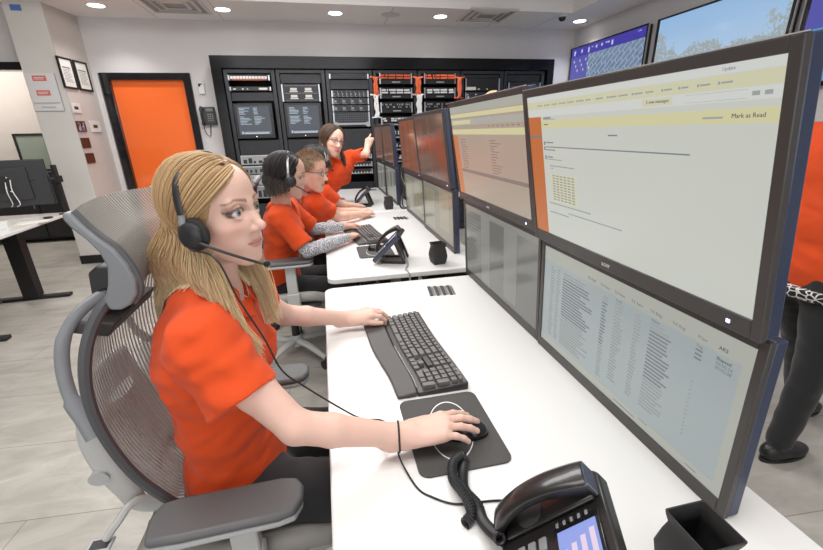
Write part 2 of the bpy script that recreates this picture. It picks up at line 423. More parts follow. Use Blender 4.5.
t = thing('access_reader', 'small white wall box with a black mark above the wall phone', 'wall box', (-1.385, YB, 1.92))
obj('housing', G().b2((-.035, -.03, 0), (.035, -.001, .13)), M_whitep, t, bevel=.005)
obj('sensor', G().b2((-.03, -.032, .085), (-.008, -.03, .12)).b2((-.03, -.032, .105), (.012, -.03, .12)), M_blackp, t)
t = thing('wall_phone', 'dark grey telephone mounted on the back wall beside the door', 'telephone', (-1.355, YB, 1.56))
obj('base', G().prism([(-.01, 0), (-.06, .0), (-.075, .21), (-.03, .21)], -.075, .085, 'x'), M_dkgrey, t, bevel=.004)
obj('handset', G().tube(spline([(-.062, -.075, .205), (-.066, -.105, .16), (-.066, -.11, .1), (-.062, -.1, .04), (-.062, -.075, 0)], 5), [.022] * 5 + [.014] * 11 + [.022] * 5, 10), M_blackp, t)
g = G()
for a in range(4):
    for b in range(3): g.box((.0 + b * .025, -.064 - .0, .05 + a * .025), (.017, .012, .015))
obj('keypad', g, M_grey, t); obj('display', G().box((.025, -.074, .175), (.08, .008, .035)), mat('lcd', (120, 126, 122), .2), t)
obj('cord', G().tube(spline([(-.062, -.08, 0), (-.075, -.05, -.05), (-.05, -.04, -.12), (-.02, -.03, -.13), (-.01, -.02, -.06), (0, -.02, 0)], 8), .005, 6), M_blackp, t)

# far room things
t = thing('framed_poster', 'dark framed pale green picture leaning on the far wall beyond the desk monitor', 'picture frame', (-4.02, 7.0, 1.0))
t.rotation_euler = (0, 0, 0)
g = G(); w, h, f = .40, .52, .03
g.b2((-w / 2, -.02, 0), (-w / 2 + f, 0, h)); g.b2((w / 2 - f, -.02, 0), (w / 2, 0, h)); g.b2((-w / 2 + f, -.02, h - f), (w / 2 - f, 0, h)); g.b2((-w / 2 + f, -.02, 0), (w / 2 - f, 0, f))
obj('frame', g, M_blackm, t); obj('picture', G().b2((-w / 2 + f, -.012, f), (w / 2 - f, -.002, h - f)), mat('green_print', (150, 160, 148), .3), t)
t = thing('credenza', 'low dark cabinet standing under the framed picture in the next room', 'cabinet', (-4.3, 7.02, 0))
obj('carcass', G().b2((-.8, -.25, .05), (.8, .26, 1.0)), M_blackm, t, bevel=.004)
for k in range(3): 
    dd = obj('door', G().b2((-.78 + k * .525, -.268, .08), (-.27 + k * .525, -.25, .96)), M_blackp, t); obj('handle', G().cyl((-.32 + k * .525, -.28, .5), (-.32 + k * .525, -.28, .62), .005), M_alu, dd)
t = thing('wall_dispenser', 'small black box mounted on the far wall above the picture', 'wall box', (-3.93, 7.3, 1.62))
obj('housing', G().b2((-.05, -.05, 0), (.05, -.001, .19)), M_blackp, t, bevel=.006); obj('window', G().b2((-.02, -.053, .03), (.02, -.05, .06)), M_ltgrey, t)
# ================================================================ THE RACK WALL
YR = 5.72
g = G()
g.prism([(-1.2, 0), (-1.085, 0), (-1.085, 2.19), (3.195, 2.19), (3.195, 0), (3.29, 0), (3.29, 2.325), (-1.2, 2.325)], 5.69, 6.0, 'y')
M_surr = mat('surround_gloss', (16, 16, 18), .14, spec=.3)
struct('trim_1', g, M_surr, label='glossy black surround of the server rack recess', smooth=False)
struct('trim_2', G().b2((-1.085, 6.4, 0), (3.2, 6.45, 2.3)), M_blackm, label='dark back of the rack recess')
divs = [-1.08, -.475, .13, .735, 1.33, 1.93, 2.56, 3.18]
names = ['first', 'second', 'third', 'fourth', 'fifth', 'sixth', 'seventh']
desc = ['tall black server rack nearest the orange door with a terminal screen', 'tall black server rack second from the orange door with a terminal screen', 'tall black server rack behind the woman pointing, with drive bays',
        'tall black rack with orange and white patch cables, nearer the woman pointing', 'tall black rack with orange and white patch cables, farther from the woman pointing',
        'tall black rack with a dark open bay above the monitors', 'tall black rack at the right end of the rack wall']
for k in range(7):
    a, b = divs[k], divs[k + 1]
    t = thing('server_rack', desc[k], 'server rack', ((a + b) / 2, YR, 0), 0, 'server racks along the back wall')
    w = b - a - .012; 
    obj('cabinet', G().b2((-w / 2, .03, .02), (-w / 2 + .03, .62, 2.18)).b2((w / 2 - .03, .03, .02), (w / 2, .62, 2.18)).b2((-w / 2 + .03, .03, 2.14), (w / 2 - .03, .62, 2.18)).b2((-w / 2 + .03, .59, .02), (w / 2 - .03, .62, 2.14)).b2((-w / 2 + .03, .03, .02), (w / 2 - .03, .59, .06)), M_rackdk, t)
    g = G(); g.b2((-w / 2, 0, .02), (-w / 2 + .045, .03, 2.18)); g.b2((w / 2 - .045, 0, .02), (w / 2, .03, 2.18)); g.b2((-w / 2 + .045, 0, 2.14), (w / 2 - .045, .03, 2.18)); g.b2((-w / 2 + .045, 0, .02), (w / 2 - .045, .03, .08))
    obj('door_frame', g, M_rack, t, bevel=.003)
    # blanking panels
    gb = G()
    spans = {0: [(.08, .55), (1.18, 1.37), (1.83, 1.93), (2.125, 2.14)], 1: [(.08, .5), (1.18, 1.37), (2.03, 2.14)], 2: [(.08, .78), (1.17, 1.48), (1.96, 2.075)],
             3: [(.08, 1.0)], 4: [(.08, 1.1)], 5: [(.08, 1.3), (2.095, 2.14)], 6: [(.08, 1.6), (2.05, 2.14)]}[k]
    for z0, z1 in spans: gb.b2((-w / 2 + .047, .035, z0), (w / 2 - .047, .05, z1 - .004))
    objs('blanking_panel', gb, M_rack, t, bevel=.002)
M_rkbox = mat('rack_unit_face', (52, 53, 57), .45, .3)
def rack_unit(name, label, cat, x0, x1, z0, z1, m=None, dep=.14, proud=.0, ears=True, group=None):
    t = thing(name, label, cat, ((x0 + x1) / 2, YR - proud, z0), 0, group)
    w = x1 - x0; h = z1 - z0
    obj('chassis', G().b2((-w / 2, .0, .002), (w / 2, dep, h - .002)), m or M_rkbox, t, bevel=.002)
    if ears: obj('rack_ear', G().b2((-w / 2 - .0, -.004, .004), (-w / 2 + .016, 0, h - .004)).b2((w / 2 - .016, -.004, .004), (w / 2, 0, h - .004)), M_alu, t)
    return t, w, h
M_scr_dark = mat('terminal_screen', (30, 34, 38), .15, emit=(66, 74, 84), es=.6)
M_scr_txt = mat('terminal_text', (120, 130, 140), .5, emit=(150, 164, 176), es=.8)
M_brt = mat('rack_bright_face', (210, 208, 202), .4)
M_gr2 = mat('rack_detail_grey', (140, 144, 148), .45)
# rack 1
t, w, h = rack_unit('patch_panel', 'bright silver patch strip at the top of the rack nearest the door', 'patch panel', -1.03, -.545, 2.055, 2.12)
g = G(); 
for k in range(12): g.box((-.2 + k * .036, -.006, .035), (.03, .008, .03))
obj('port', g, M_brt, t); obj('label_strip', G().b2((-.2, -.003, .005), (.2, 0, .014)), M_orcable, t)
t, w, h = rack_unit('network_switch', 'thin dark switch below the silver strip in the rack nearest the door', 'network switch', -1.03, -.545, 1.94, 1.99)
obj('port', G().b2((.1, -.005, .012), (.2, 0, .036)).b2((-.2, -.004, .015), (-.17, 0, .03)).b2((-.1, -.004, .015), (-.08, 0, .03)).b2((-.04, -.004, .015), (-.03, 0, .03)), M_brt, t)
for (x0, x1, lab) in ((-1.02, -.56, 'rack-mounted terminal screen in the rack nearest the orange door'), (-.415, .045, 'rack-mounted terminal screen in the second rack from the door')):
    t, w, h = rack_unit('rack_monitor', lab, 'monitor', x0, x1, 1.385, 1.80, M_blackp, .1, .02, ears=False, group='rack terminal screens')
    s_ = obj('screen', G().b2((-w / 2 + .035, -.003, .045), (w / 2 - .035, 0, h - .03)), M_scr_dark, t)
    g = G(); rnd = random.Random(x0)
    for r in range(12):
        z = h - .06 - r * .017
        if r in (5,): continue
        for c0 in (-.17, .0):
            L = rnd.uniform(.05, .14)
            if r < 5 and c0 == 0: L *= .6
            g.b2((c0, -.0045, z), (c0 + L, -.003, z + .007))
    g.b2((-.17, -.0045, .075), (.17, -.003, .079)); g.b2((-.14, -.0045, .055), (.16, -.003, .071)); g.b2((-.17, -.0045, .055), (-.15, -.003, .085))
    obj('screen_text', g, M_scr_txt, s_)
    obj('power_light', G().ball((0, -.003, .022), (.006, .003, .006), 8), mat('led_white', (255, 255, 255), .3, emit=(255, 255, 255), es=1.5), t)
# rack 2 upper chassis
t, w, h = rack_unit('server_chassis', 'dark chassis with four pale label blocks above the second terminal screen', 'server', -.42, .05, 1.81, 2.02)
g = G()
for zz in (.115, .035):
    for xx in (-.14, .04): g.b2((xx, -.006, zz), (xx + .1, 0, zz + .012)); g.b2((xx + .01, -.005, zz + .018), (xx + .09, 0, zz + .048))
obj('label_block', g, M_brt, t); g = G()
for zz in (.1, .02, .185): g.b2((-.2, -.004, zz), (.2, 0, zz + .004))
obj('bay_line', g, M_gr2, t)
# rack 3
t, w, h = rack_unit('vent_panel', 'slotted vent panel at the top of the third rack', 'vent panel', .18, .68, 2.075, 2.14, M_rack)
obj('slot', G().b2((-.22, -.002, .012), (.22, .0, .022)).b2((-.22, -.002, .04), (.22, 0, .05)), M_blackm, t)
for (z0, z1, lab) in ((1.86, 1.945, 'upper drive-bay server'), (1.775, 1.855, 'second drive-bay server'), (1.69, 1.77, 'third drive-bay server')):
    t, w, h = rack_unit('drive_server', lab + ' in the third rack from the door', 'server', .19, .67, z0, z1, group='drive-bay servers')
    g = G()
    for k in range(4 if z0 < 1.85 else 8):
        st = .44 / (4 if z0 < 1.85 else 8); x = -.22 + k * st
        g.b2((x + .004, -.006, .008), (x + .008, 0, h - .008)); g.b2((x + .008, -.006, .008), (x + st * .55, 0, .013)); g.b2((x + .01, -.004, .025), (x + st * .35, 0, .05))
    obj('drive_bay', g, M_gr2, t)
t, w, h = rack_unit('blade_server', 'honeycomb-fronted server with a curved grey handle in the third rack', 'server', .19, .67, 1.50, 1.685)
g = G()
for a in range(16):
    for b in range(4): g.box((-.21 + a * .028, -.004, .08 + b * .025), (.018, .004, .016))
obj('grille', g, mat('grille', (84, 86, 90), .5, .3), t)
obj('handle', G().prism([(-.235, .0), (-.2, .0), (-.17, .025), (.17, .025), (.2, 0), (.235, 0), (.235, .07), (.2, .06), (.17, .05), (-.17, .05), (-.2, .06), (-.235, .07)], -.02, 0, 'y'), M_port, t, smooth=False)
# lower units in rack 3 with small pale lights
for j, z in enumerate((1.10, 1.0, .90)):
    t, w, h = rack_unit('storage_unit', ('upper', 'middle', 'lowest')[j] + ' storage unit with a row of white latches behind the standing woman', 'server', .19, .67, z - .02, z + .055, group='storage units behind the standing woman')
    g = G()
    for k in range(8):
        g.b2((-.1 + k * .042, -.006, .014), (-.1 + k * .042 + .034, 0, .022)); g.prism([(-.095 + k * .042, .02), (-.075 + k * .042, .02), (-.085 + k * .042, .045)], -.006, 0, 'y')
    obj('latch', g, M_brt, t, smooth=False)
# rack 4, 5: patch panels with cables
def patch(x0, x1, z0, z1, cm, dens, lab, own):
    t, w, h = rack_unit('patch_panel', lab, 'patch panel', x0, x1, z0 - .05, z1, own, group='patch panels with cables')
    g = G(); rnd = random.Random(z0 * 10 + x0)
    for blk in range(4):
        bx = -w / 2 + .015 + blk * (w - .03) / 4
        for k in range(6):
            for r in range(2):
                x = bx + .006 + k * .0145; z = .062 + r * (h - .075) / 2
                if rnd.random() < dens:
                    g.b2((x, -.03 - rnd.random() * .02, z), (x + .009, 0, z + .02))
    obj('cable_plug', g, cm, t)
    obj('label_strip', G().b2((-.05, -.002, .018), (.06, 0, .032)), M_port, t)
for (x0, x1, col) in ((.82, 1.255, 'nearer the woman'), (1.42, 1.86, 'farther from the woman')):
    patch(x0, x1, 2.065, 2.15, M_orcable, .9, 'top patch panel full of orange cables in the cable rack ' + col, M_rackdk)
    patch(x0, x1, 1.89, 1.975, M_whcable, .9, 'second patch panel full of white cables in the cable rack ' + col, M_rackdk)
    patch(x0, x1, 1.715, 1.80, M_gr2, .45, 'third patch panel with sparse grey cables in the cable rack ' + col, M_rackdk)
    patch(x0, x1, 1.545, 1.62, M_whcable, .8, 'fourth patch panel with white cables in the cable rack ' + col, M_rackdk)
    if x0 < 1:
        for z in (1.38, 1.22, 1.06): patch(x0, x1, z, z + .075, M_whcable, .5, {1.38: 'fifth', 1.22: 'sixth', 1.06: 'lowest'}[z] + ' patch panel with white cables beside the far monitors', M_rackdk)
def bundle(x, z0, z1, m, lab, n=9, sp=.035):
    g = G(); rnd = random.Random(x * 31 + z0)
    for k in range(n):
        ox = rnd.uniform(-sp, sp) * .5; oy = rnd.uniform(-.03, 0)
        pts = [(x + ox + rnd.uniform(-.012, .012), YR - .03 + oy, z0 + (z1 - z0) * q / 5) for q in range(6)]
        s1 = rnd.choice((-1, 1)); pts = [(x + s1 * .06, YR - .01, z0 - .01)] + pts + [(x + s1 * rnd.uniform(.05, .08), YR - .01, z1 + .02)]
        g.tube(spline(pts, 3), .0085, 6)
    return tag(obj('cable_bundle', g, m), lab, 'cables', 'cable bundles between the racks')
bundle(.765, 1.9, 2.08, M_orcable, 'orange cable bundle at the left side of the nearer cable rack')
bundle(.765, 1.62, 1.87, M_whcable, 'white cable bundle below the orange one at the nearer cable rack')
bundle(1.335, 1.9, 2.08, M_orcable, 'thick orange cable bundle between the two cable racks', 14, .06)
bundle(1.335, 1.6, 1.87, M_whcable, 'thick white cable bundle between the two cable racks', 14, .06)
bundle(1.905, 1.85, 2.08, M_orcable, 'orange cable bundle at the right side of the farther cable rack')
# rack 6/7
t, w, h = rack_unit('open_shelf', 'dark open bay with small pale boxes in the sixth rack', 'rack shelf', 2.0, 2.5, 1.93, 2.09, M_blackm)
obj('small_box', G().b2((-.24, -.008, .01), (-.1, 0, .05)).b2((-.07, -.006, .015), (-.04, 0, .03)).b2((.06, -.006, .015), (.075, 0, .03)), M_brt, t)
t, w, h = rack_unit('network_switch', 'dark switch with scattered white plugs below the open bay', 'network switch', 2.0, 2.5, 1.80, 1.92)
g = G(); rnd = random.Random(5)
for k in range(16): g.box((-.22 + rnd.random() * .44, -.01, .03 + rnd.random() * .06), (.02, .02, .014))
obj('port', g, M_brt, t)
t, w, h = rack_unit('server_chassis', 'plain dark server in the last rack on the right', 'server', 2.63, 3.12, 1.62, 2.04, M_blackp)
obj('bay_line', G().b2((-.2, -.003, .36), (.2, 0, .364)).b2((-.2, -.003, .2), (.2, 0, .204)), M_gr2, t)
# lower units of racks 1, 2 : pale instruments
for (x0, x1, who) in ((-1.03, -.53, 'first'), (-.42, .06, 'second')):
    for j, (z0, z1) in enumerate(((1.06, 1.18), (.94, 1.045), (.80, .93), (.62, .79))):
        t, w, h = rack_unit('instrument_unit', ('top', 'second', 'third', 'lowest')[j] + ' pale instrument unit low in the ' + who + ' rack', 'instrument', x0, x1, z0, z1, M_port if j % 2 == 0 else M_gr2, group='pale instrument units low in the racks')
        g = G(); rnd = random.Random(j + x0)
        for k in range(7): 
            x = -w / 2 + .03 + k * .062
            g.b2((x, -.006, .02), (x + rnd.uniform(.02, .045), 0, .02 + rnd.uniform(.02, h - .04)))
        obj('control', g, M_rkbox, t)
        obj('trim_strip', G().b2((-w / 2, -.008, h - .014), (w / 2, 0, h - .004)), M_brt, t)
# ================================================================ DESKS, MONITORS, PHONES
M_kbtop = mat('keyboard_shell', (52, 50, 50), .38)
M_palm = mat('palm_rest', (78, 75, 74), .55)
M_key = mat('key_cap', (104, 101, 100), .5)
M_pad = mat('mouse_pad', (72, 70, 69), .75); noise_color(M_pad, (69, 67, 66), (76, 74, 73), 400, 2)
M_screenoff = mat('monitor_back', (44, 44, 47), .5)
M_bezel = mat('monitor_bezel', (60, 57, 56), .38)
M_bezside = mat('monitor_side', (44, 54, 78), .3)
M_led_b = mat('led_blue', (190, 200, 255), .3, emit=(190, 200, 255), es=2.5)
M_logo = mat('logo_silver', (205, 205, 205), .4)

def desk(label, x0, x1, y0, y1, base=True):
    t = thing('desk', label, 'desk', ((x0 + x1) / 2, (y0 + y1) / 2, 0))
    w, l = (x1 - x0) / 2, (y1 - y0) / 2
    obj('desktop', G().prism(rrect(-w, -l, w, l, .045, 8), .718, .745), M_white, t, bevel=.004)
    for s in (-1, 1):
        y = s * (l - .30)
        c = obj('leg', G().b2((.0, y - .045, .03), (.09, y + .045, .69)), M_blackm, t, bevel=.003)
        obj('foot', G().b2((-w + .06, y - .035, 0.0), (w - .06, y + .035, .03)), M_blackm, t, bevel=.006)
    obj('beam', G().b2((.02, -l + .3, .66), (.07, l - .3, .70)), M_blackm, t)
    obj('cable_tray', G().b2((.12, -l + .2, .60), (.26, l - .2, .61)).b2((.12, -l + .2, .61), (.125, l - .2, .69)).b2((.255, -l + .2, .61), (.26, l - .2, .69)), M_blackm, t)
    obj('modesty_panel', G().b2((w - .07, -l + .1, .22), (w - .055, l - .1, .70)), M_blackm, t)
    obj('end_bracket', G().b2((-w + .08, l - .1, .69), (w - .06, l - .03, .716)), M_blackm, t)
    return t
desk('long white desk nearest the camera, under the keyboard and mouse pad', -.045, .765, -.55, 1.772)
desk('white desk in the middle of the row, under the grey patterned sleeves', -.03, .82, 1.885, 3.575)
desk('white desk farthest in the row, in front of the woman pointing', .0, .82, 3.595, 5.28)

# ---- monitors
def monitor(label, xb, y0, y1, zb, xt, zt, face, group=None, logo=None, led=False, thick=.036):
    """screen faces -x; (xb,zb) bottom front edge, (xt,zt) top front edge"""
    W_ = y1 - y0; up = Vector((xt - xb, 0, zt - zb)); Hh = up.length; up.normalize()
    # local frame: x to the viewer's right (-y), y up, z toward the viewer (-x side)
    R = frameM((0, 0, 0), (0, -1, 0), up)
    t = thing('monitor', label, 'monitor', (xb, (y0 + y1) / 2, zb), 0, group)
    M = R; w = W_ / 2; sx, tp, bt = .0165, .019, .032
    g = G(); g.M = M
    g.b2((-w, 0, -.012), (-w + sx, Hh, 0)); g.b2((w - sx, 0, -.012), (w, Hh, 0)); g.b2((-w + sx, Hh - tp, -.012), (w - sx, Hh, 0)); g.b2((-w + sx, 0, -.012), (w - sx, bt, 0))
    obj('bezel', g, M_bezel, t, bevel=.0018)
    if zb > 1: g = G(); g.M = M; g.b2((-w, Hh, -.006), (w, Hh + .0016, .0002)); obj('top_highlight', g, M_silver, t)  # silver strip put in as the bright highlight along the top edge
    g = G(); g.M = M
    g.b2((-w + .001, .001, -thick), (w - .001, Hh - .001, -.012)); g.b2((-w * .72, Hh * .12, -thick - .022), (w * .72, Hh * .88, -thick))
    obj('back_shell', g, M_bezside, t, bevel=.003)
    g = G(); g.M = M; g.b2((-w + sx - .001, bt - .001, -.008), (w - sx + .001, Hh - tp + .001, -.0035))
    s = obj('screen', g, face['m'], t)
    fw, fh = W_ - 2 * sx, Hh - bt - tp
    for nm, m, quads in face.get('art', lambda a, b: [])(fw, fh):
        g = G(); g.M = M @ Matrix.Translation((-w + sx, bt, -.0034))
        for (a, b, c, d, lv) in quads: g.b2((a, b, 0), (c, d, .0002 + .0003 * lv))
        obj(nm, g, m, s, smooth=False)
    for (txt, size, x, y, m) in face.get('words', lambda a, b: [])(fw, fh):
        text_g(txt, size, m, 'screen_text', s, M @ Matrix.Translation((-w + sx + x, bt + y, -.0024)), world=False)
    if logo: text_g(logo, .017, M_logo, 'logo', t, M @ Matrix.Translation((-.025, .010, .0004)), world=False)
    if led:
        g = G(); g.M = M; g.b2((w - .055, .012, 0), (w - .049, .018, .0012)); obj('power_light', g, M_led_b, t)
    g = G(); g.M = M
    for k in range(4): g.b2((w - .2 + k * .03, -.0012, -.009), (w - .185 + k * .03, .0, -.003))
    objs('button', g, M_bezel, t)
    return t

def scr(name, col, es=1., rough=.22, base=(20, 20, 20)):
    return mat(name, base, rough, emit=col, es=es, spec=.5)
T_dark = mat('screen_ink', (0, 0, 0), .6, emit=(88, 90, 92), es=1, spec=0)
T_mid = mat('screen_ink_mid', (0, 0, 0), .6, emit=(122, 126, 130), es=1, spec=0)
T_lt = mat('screen_ink_light', (0, 0, 0), .6, emit=(150, 153, 152), es=1, spec=0)
T_yel = mat('screen_yellow', (0, 0, 0), .3, emit=(196, 192, 152), es=1, spec=.4)
T_yel2 = mat('screen_pale_yellow', (0, 0, 0), .3, emit=(194, 192, 164), es=1, spec=.4)
T_or = mat('screen_orange', (0, 0, 0), .3, emit=(180, 104, 58), es=1, spec=.4)
T_orp = mat('screen_orange_pale', (0, 0, 0), .3, emit=(186, 118, 78), es=1, spec=.4)
T_wh = mat('screen_white', (0, 0, 0), .3, emit=(196, 198, 194), es=1, spec=.4)
T_bg = mat('screen_grey_band', (0, 0, 0), .3, emit=(160, 162, 154), es=1, spec=.4)
T_bar = mat('screen_grey_bar', (0, 0, 0), .3, emit=(128, 116, 110), es=1, spec=.4)
rnd = random.Random(11)
def art_mail(w, h):
    q = lambda a, b, c, d, l=1: (a * w, b * h, c * w, d * h, l)
    A = [('toolbar', T_wh, [q(0, .965, 1, 1), q(.0, .865, 1, .91)]),
         ('bookmark_bar', T_yel2, [q(0, .912, 1, .963), q(.64, .872, .74, .904, 2)]),
         ('yellow_band', T_yel, [q(.10, .785, 1, .838)]),
         ('sidebar', T_or, [q(0, 0, .098, .862)]), ('sidebar_row', T_bar, [q(0, .715, .098, .735, 2)])]
    rb = random.Random(5); bm = []
    for x in np.arange(.09, .9, .052): bm.append(q(x, .932, x + rb.uniform(.015, .034), .939, 3)); bm.append(q(x - .008, .930, x - .003, .941, 3))
    ink = [q(.12, .848, .17, .857, 3), q(.12, .806, .15, .814, 3), q(.50, .735, .54, .742, 3)]
    ink += [q(.125, .685, .18, .692, 3), q(.125, .655, .80, .661, 3), q(.125, .635, .19, .641, 3), q(.13, .585, .17, .592, 3)]
    ink += [q(.112, .67, .119, .695, 3), q(.112, .635, .119, .66, 3), q(.115, .57, .122, .598, 3)]
    lt = bm + [q(.12, .841, .2, .846, 3), q(.13, .570, .23, .575, 3), q(.145, .525, .31, .531, 3), q(.145, .508, .17, .513, 3), q(.125, .25, .4, .256, 3), q(.26, .205, .56, .21, 3), q(.125, .18, .26, .186, 3), q(.83, .805, .88, .812, 3), q(.78, .872, .93, .873, 3), q(.78, .902, .93, .903, 3), q(.94, .88, .955, .895, 3), q(.965, .88, .98, .895, 3)]
    for r in range(10):
        for c in range(6): lt.append(q(.16 + c * .026, .455 - r * .019, .178 + c * .026, .464 - r * .019, 3))
    A.append(('dark_text', T_mid, ink)); A.append(('pale_text', T_lt, lt)); A.append(('attachment', T_yel2, [q(.15, .27, .32, .47, 1)]))
    return A
def words_mail(w, h):
    return [('Mark as Read', .0085, .90 * w, .805 * h, T_dark), ('5 new messages', .0075, .655 * w, .884 * h, T_dark), ('Update', .0065, .87 * w, .977 * h, T_mid)]
def art_table(w, h):
    q = lambda a, b, c, d, l=1: (a * w, b * h, c * w, d * h, l)
    A = [('header_row', T_bg, [q(0, .87, 1, 1), q(.0, 0, 1, .07), (.972 * w, .07 * h, w, .87 * h, 1)])]
    rr = random.Random(3); dk = []; md = []
    cols = [(.06, .035), (.11, .03), (.16, .22), (.43, .03), (.50, .05), (.60, .032), (.67, .10)]
    for r in range(27):
        z = .815 - r * .027
        for i, (c, L) in enumerate(cols):
            if r > 24 and i > 3: continue
            L2 = L * rr.uniform(.55, 1)
            (dk if (i in (2, 6, 3) and 1 < r < 16) else md).append(q(c, z, c + L2, z + .010, 2))
    for r in range(14): md.append(q(.845, .60 - r * .03, .851, .607 - r * .03, 2))
    for r in range(3): dk.append(q(.84, .815 - r * .027, .862, .826 - r * .027, 2))
    A += [('dark_text', T_mid, dk), ('pale_text', T_lt, md), ('header_text', T_mid, [q(.68, .055, .72, .06, 2), q(.55, .03, .66, .036, 2), q(.88, .03, .92, .036, 2)])]
    return A
def words_table(w, h):
    z = .895 * h
    L = [(s, .0095, x * w, z, T_mid) for s, x in (('TX Addr', .33), ('TX Data', .41), ('TX Num', .49), ('TX Adrs', .575), ('TX Bldg', .66), ('TX Rng', .75), ('Prior', .84))]
    L += [('ARS', .010, .905 * w, z, T_dark), ('Elapsed', .009, .905 * w, .83 * h, T_dark), ('00:00:24', .009, .905 * w, .80 * h, T_mid), ('00:02:08', .009, .905 * w, .772 * h, T_mid)]
    L += [('Tag', .009, .84 * w, .84 * h, T_mid), ('Name', .009, .67 * w, .84 * h, T_mid), ('Code', .009, .50 * w, .84 * h, T_mid)]
    for i, s in enumerate(('HOUSE ALM', 'SUPERVISED', 'WATERFLOW', 'SUPERVISORY', 'TAMPER', 'COMM FAIL', 'NOT TESTED', 'OVERRIDE', 'CLOSING', 'RESTORAL')):
        pass
    return L
def art_far(w, h):
    q = lambda a, b, c, d, l=1: (a * w, b * h, c * w, d * h, l)
    ink = [q(.62, .24, 1, .26), ]
    A = [('toolbar', T_bg, [q(0, .93, 1, 1), q(0, .80, 1, .86)]), ('yellow_band', T_yel, [q(0, .88, 1, .92), q(.0, .70, 1, .755), q(.02, .81, .35, .85, 2)]),
         ('sidebar', T_orp, [q(0, 0, .09, .69)]), ('grey_bar', T_bar, [q(.1, .275, 1, .31)])]
    md = []
    rr = random.Random(9)
    for r in range(13):
        z = .64 - r * .026
        md += [q(.14, z, .14 + rr.uniform(.08, .12), z + .008, 2), q(.6, z, .6 + rr.uniform(.04, .14), z + .008, 2)]
    md += [q(x, .775, x + .02, .785, 2) for x in np.arange(.6, .95, .055)]
    A.append(('pale_text', T_bar, md)); return A
def art_streaks(w, h):
    q = lambda a, b, c, d, l=1: (a * w, b * h, c * w, d * h, l)
    return [('screen_strip', T_g2, [q(.28, .0, .42, 1), q(.62, .06, .78, .97), q(0, .93, 1, 1)]), ('pale_lines', T_g3, [q(.02, .05 + .045 * k, .26, .055 + .045 * k, 2) for k in range(18)])]  # grey strips painted in as reflections on the dim screens
T_g2 = mat('screen_dim_strip', (0, 0, 0), .25, emit=(124, 124, 118), es=1, spec=.4)
T_g3 = mat('screen_dim_lines', (0, 0, 0), .25, emit=(134, 134, 128), es=1, spec=.4)
S_mail = dict(m=scr('screen_pale', (186, 189, 181), rough=.3), art=art_mail, words=words_mail)
S_table = dict(m=scr('screen_table', (146, 155, 156), rough=.3), art=art_table, words=words_table)
S_far = dict(m=scr('screen_pink', (160, 146, 132), rough=.22), art=art_far)
S_dim = dict(m=scr('screen_dim', (104, 104, 100), rough=.14), art=art_streaks)
T_o2 = mat('screen_reflection_strip', (0, 0, 0), .15, emit=(112, 72, 58), es=1, spec=.5)  # rust glow stands in for orange shirts reflected in the screens
def art_reflection(w, h):
    q = lambda a, b, c, d, l=1: (a * w, b * h, c * w, d * h, l)
    return [('screen_strip', T_o2, [q(.12, .1, .3, .9), q(.48, .0, .56, .95), q(.75, .05, .95, .8)])]
S_refl = dict(m=scr('screen_reflection', (128, 74, 50), rough=.12), art=art_reflection)
S_refl2 = dict(m=scr('screen_reflection_dark', (92, 72, 62), rough=.12), art=art_reflection)
T_o3 = mat('screen_olive_strip', (0, 0, 0), .15, emit=(126, 122, 102), es=1, spec=.5)
S_olive = dict(m=scr('screen_olive', (112, 110, 98), rough=.14), art=lambda w, h: [('screen_strip', T_o3, [(.1 * w, .08 * h, .45 * w, .9 * h, 1), (.6 * w, .2 * h, .9 * w, .95 * h, 1)])])

ZD = .745
monitor('large lower monitor nearest the camera showing a table of text', .648, .405, 1.074, ZD, .632, 1.108, S_table, 'monitors on the nearest desk')
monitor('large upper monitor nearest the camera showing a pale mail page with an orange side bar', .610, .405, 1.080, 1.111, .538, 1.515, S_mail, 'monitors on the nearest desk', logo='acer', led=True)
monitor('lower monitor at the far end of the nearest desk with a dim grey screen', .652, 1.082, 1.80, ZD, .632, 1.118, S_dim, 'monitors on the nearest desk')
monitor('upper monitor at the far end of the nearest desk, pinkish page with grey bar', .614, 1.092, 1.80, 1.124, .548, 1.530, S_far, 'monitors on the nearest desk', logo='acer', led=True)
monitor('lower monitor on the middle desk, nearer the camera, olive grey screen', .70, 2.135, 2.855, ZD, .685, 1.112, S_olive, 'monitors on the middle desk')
monitor('upper monitor on the middle desk, nearer the camera, dark screen with painted orange reflection', .672, 2.135, 2.855, 1.116, .622, 1.528, S_refl2, 'monitors on the middle desk', led=True)
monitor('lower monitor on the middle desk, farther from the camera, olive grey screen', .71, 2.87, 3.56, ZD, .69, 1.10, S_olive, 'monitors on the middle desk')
monitor('upper monitor on the middle desk, farther from the camera, painted orange reflection on screen', .682, 2.87, 3.56, 1.104, .652, 1.520, S_refl, 'monitors on the middle desk', led=True)
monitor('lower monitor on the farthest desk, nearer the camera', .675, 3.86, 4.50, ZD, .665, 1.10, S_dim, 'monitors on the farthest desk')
monitor('upper monitor on the farthest desk, nearer the camera', .662, 3.86, 4.50, 1.104, .635, 1.495, S_refl2, 'monitors on the farthest desk', led=True)
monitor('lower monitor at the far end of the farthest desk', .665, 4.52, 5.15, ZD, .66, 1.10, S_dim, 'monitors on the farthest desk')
monitor('upper monitor at the far end of the farthest desk, beside the pointing finger', .655, 4.52, 5.15, 1.104, .64, 1.505, S_refl2, 'monitors on the farthest desk', led=True)
def mount(label, y, x):
    t = thing('monitor_mount', label, 'monitor mount', (x, y, ZD), 0, 'monitor mounts')
    obj('base', G().b2((-.02, -.06, 0), (.05, .06, .012)), M_blackm, t, bevel=.003)
    obj('pole', G().cyl((.015, 0, .012), (.015, 0, .66), .017), M_blackm, t)
    for z in (.19, .57):
        obj('arm', G().b2((-.0, -.3, z - .012), (.012, .3, z + .012)), M_blackm, t, bevel=.003)
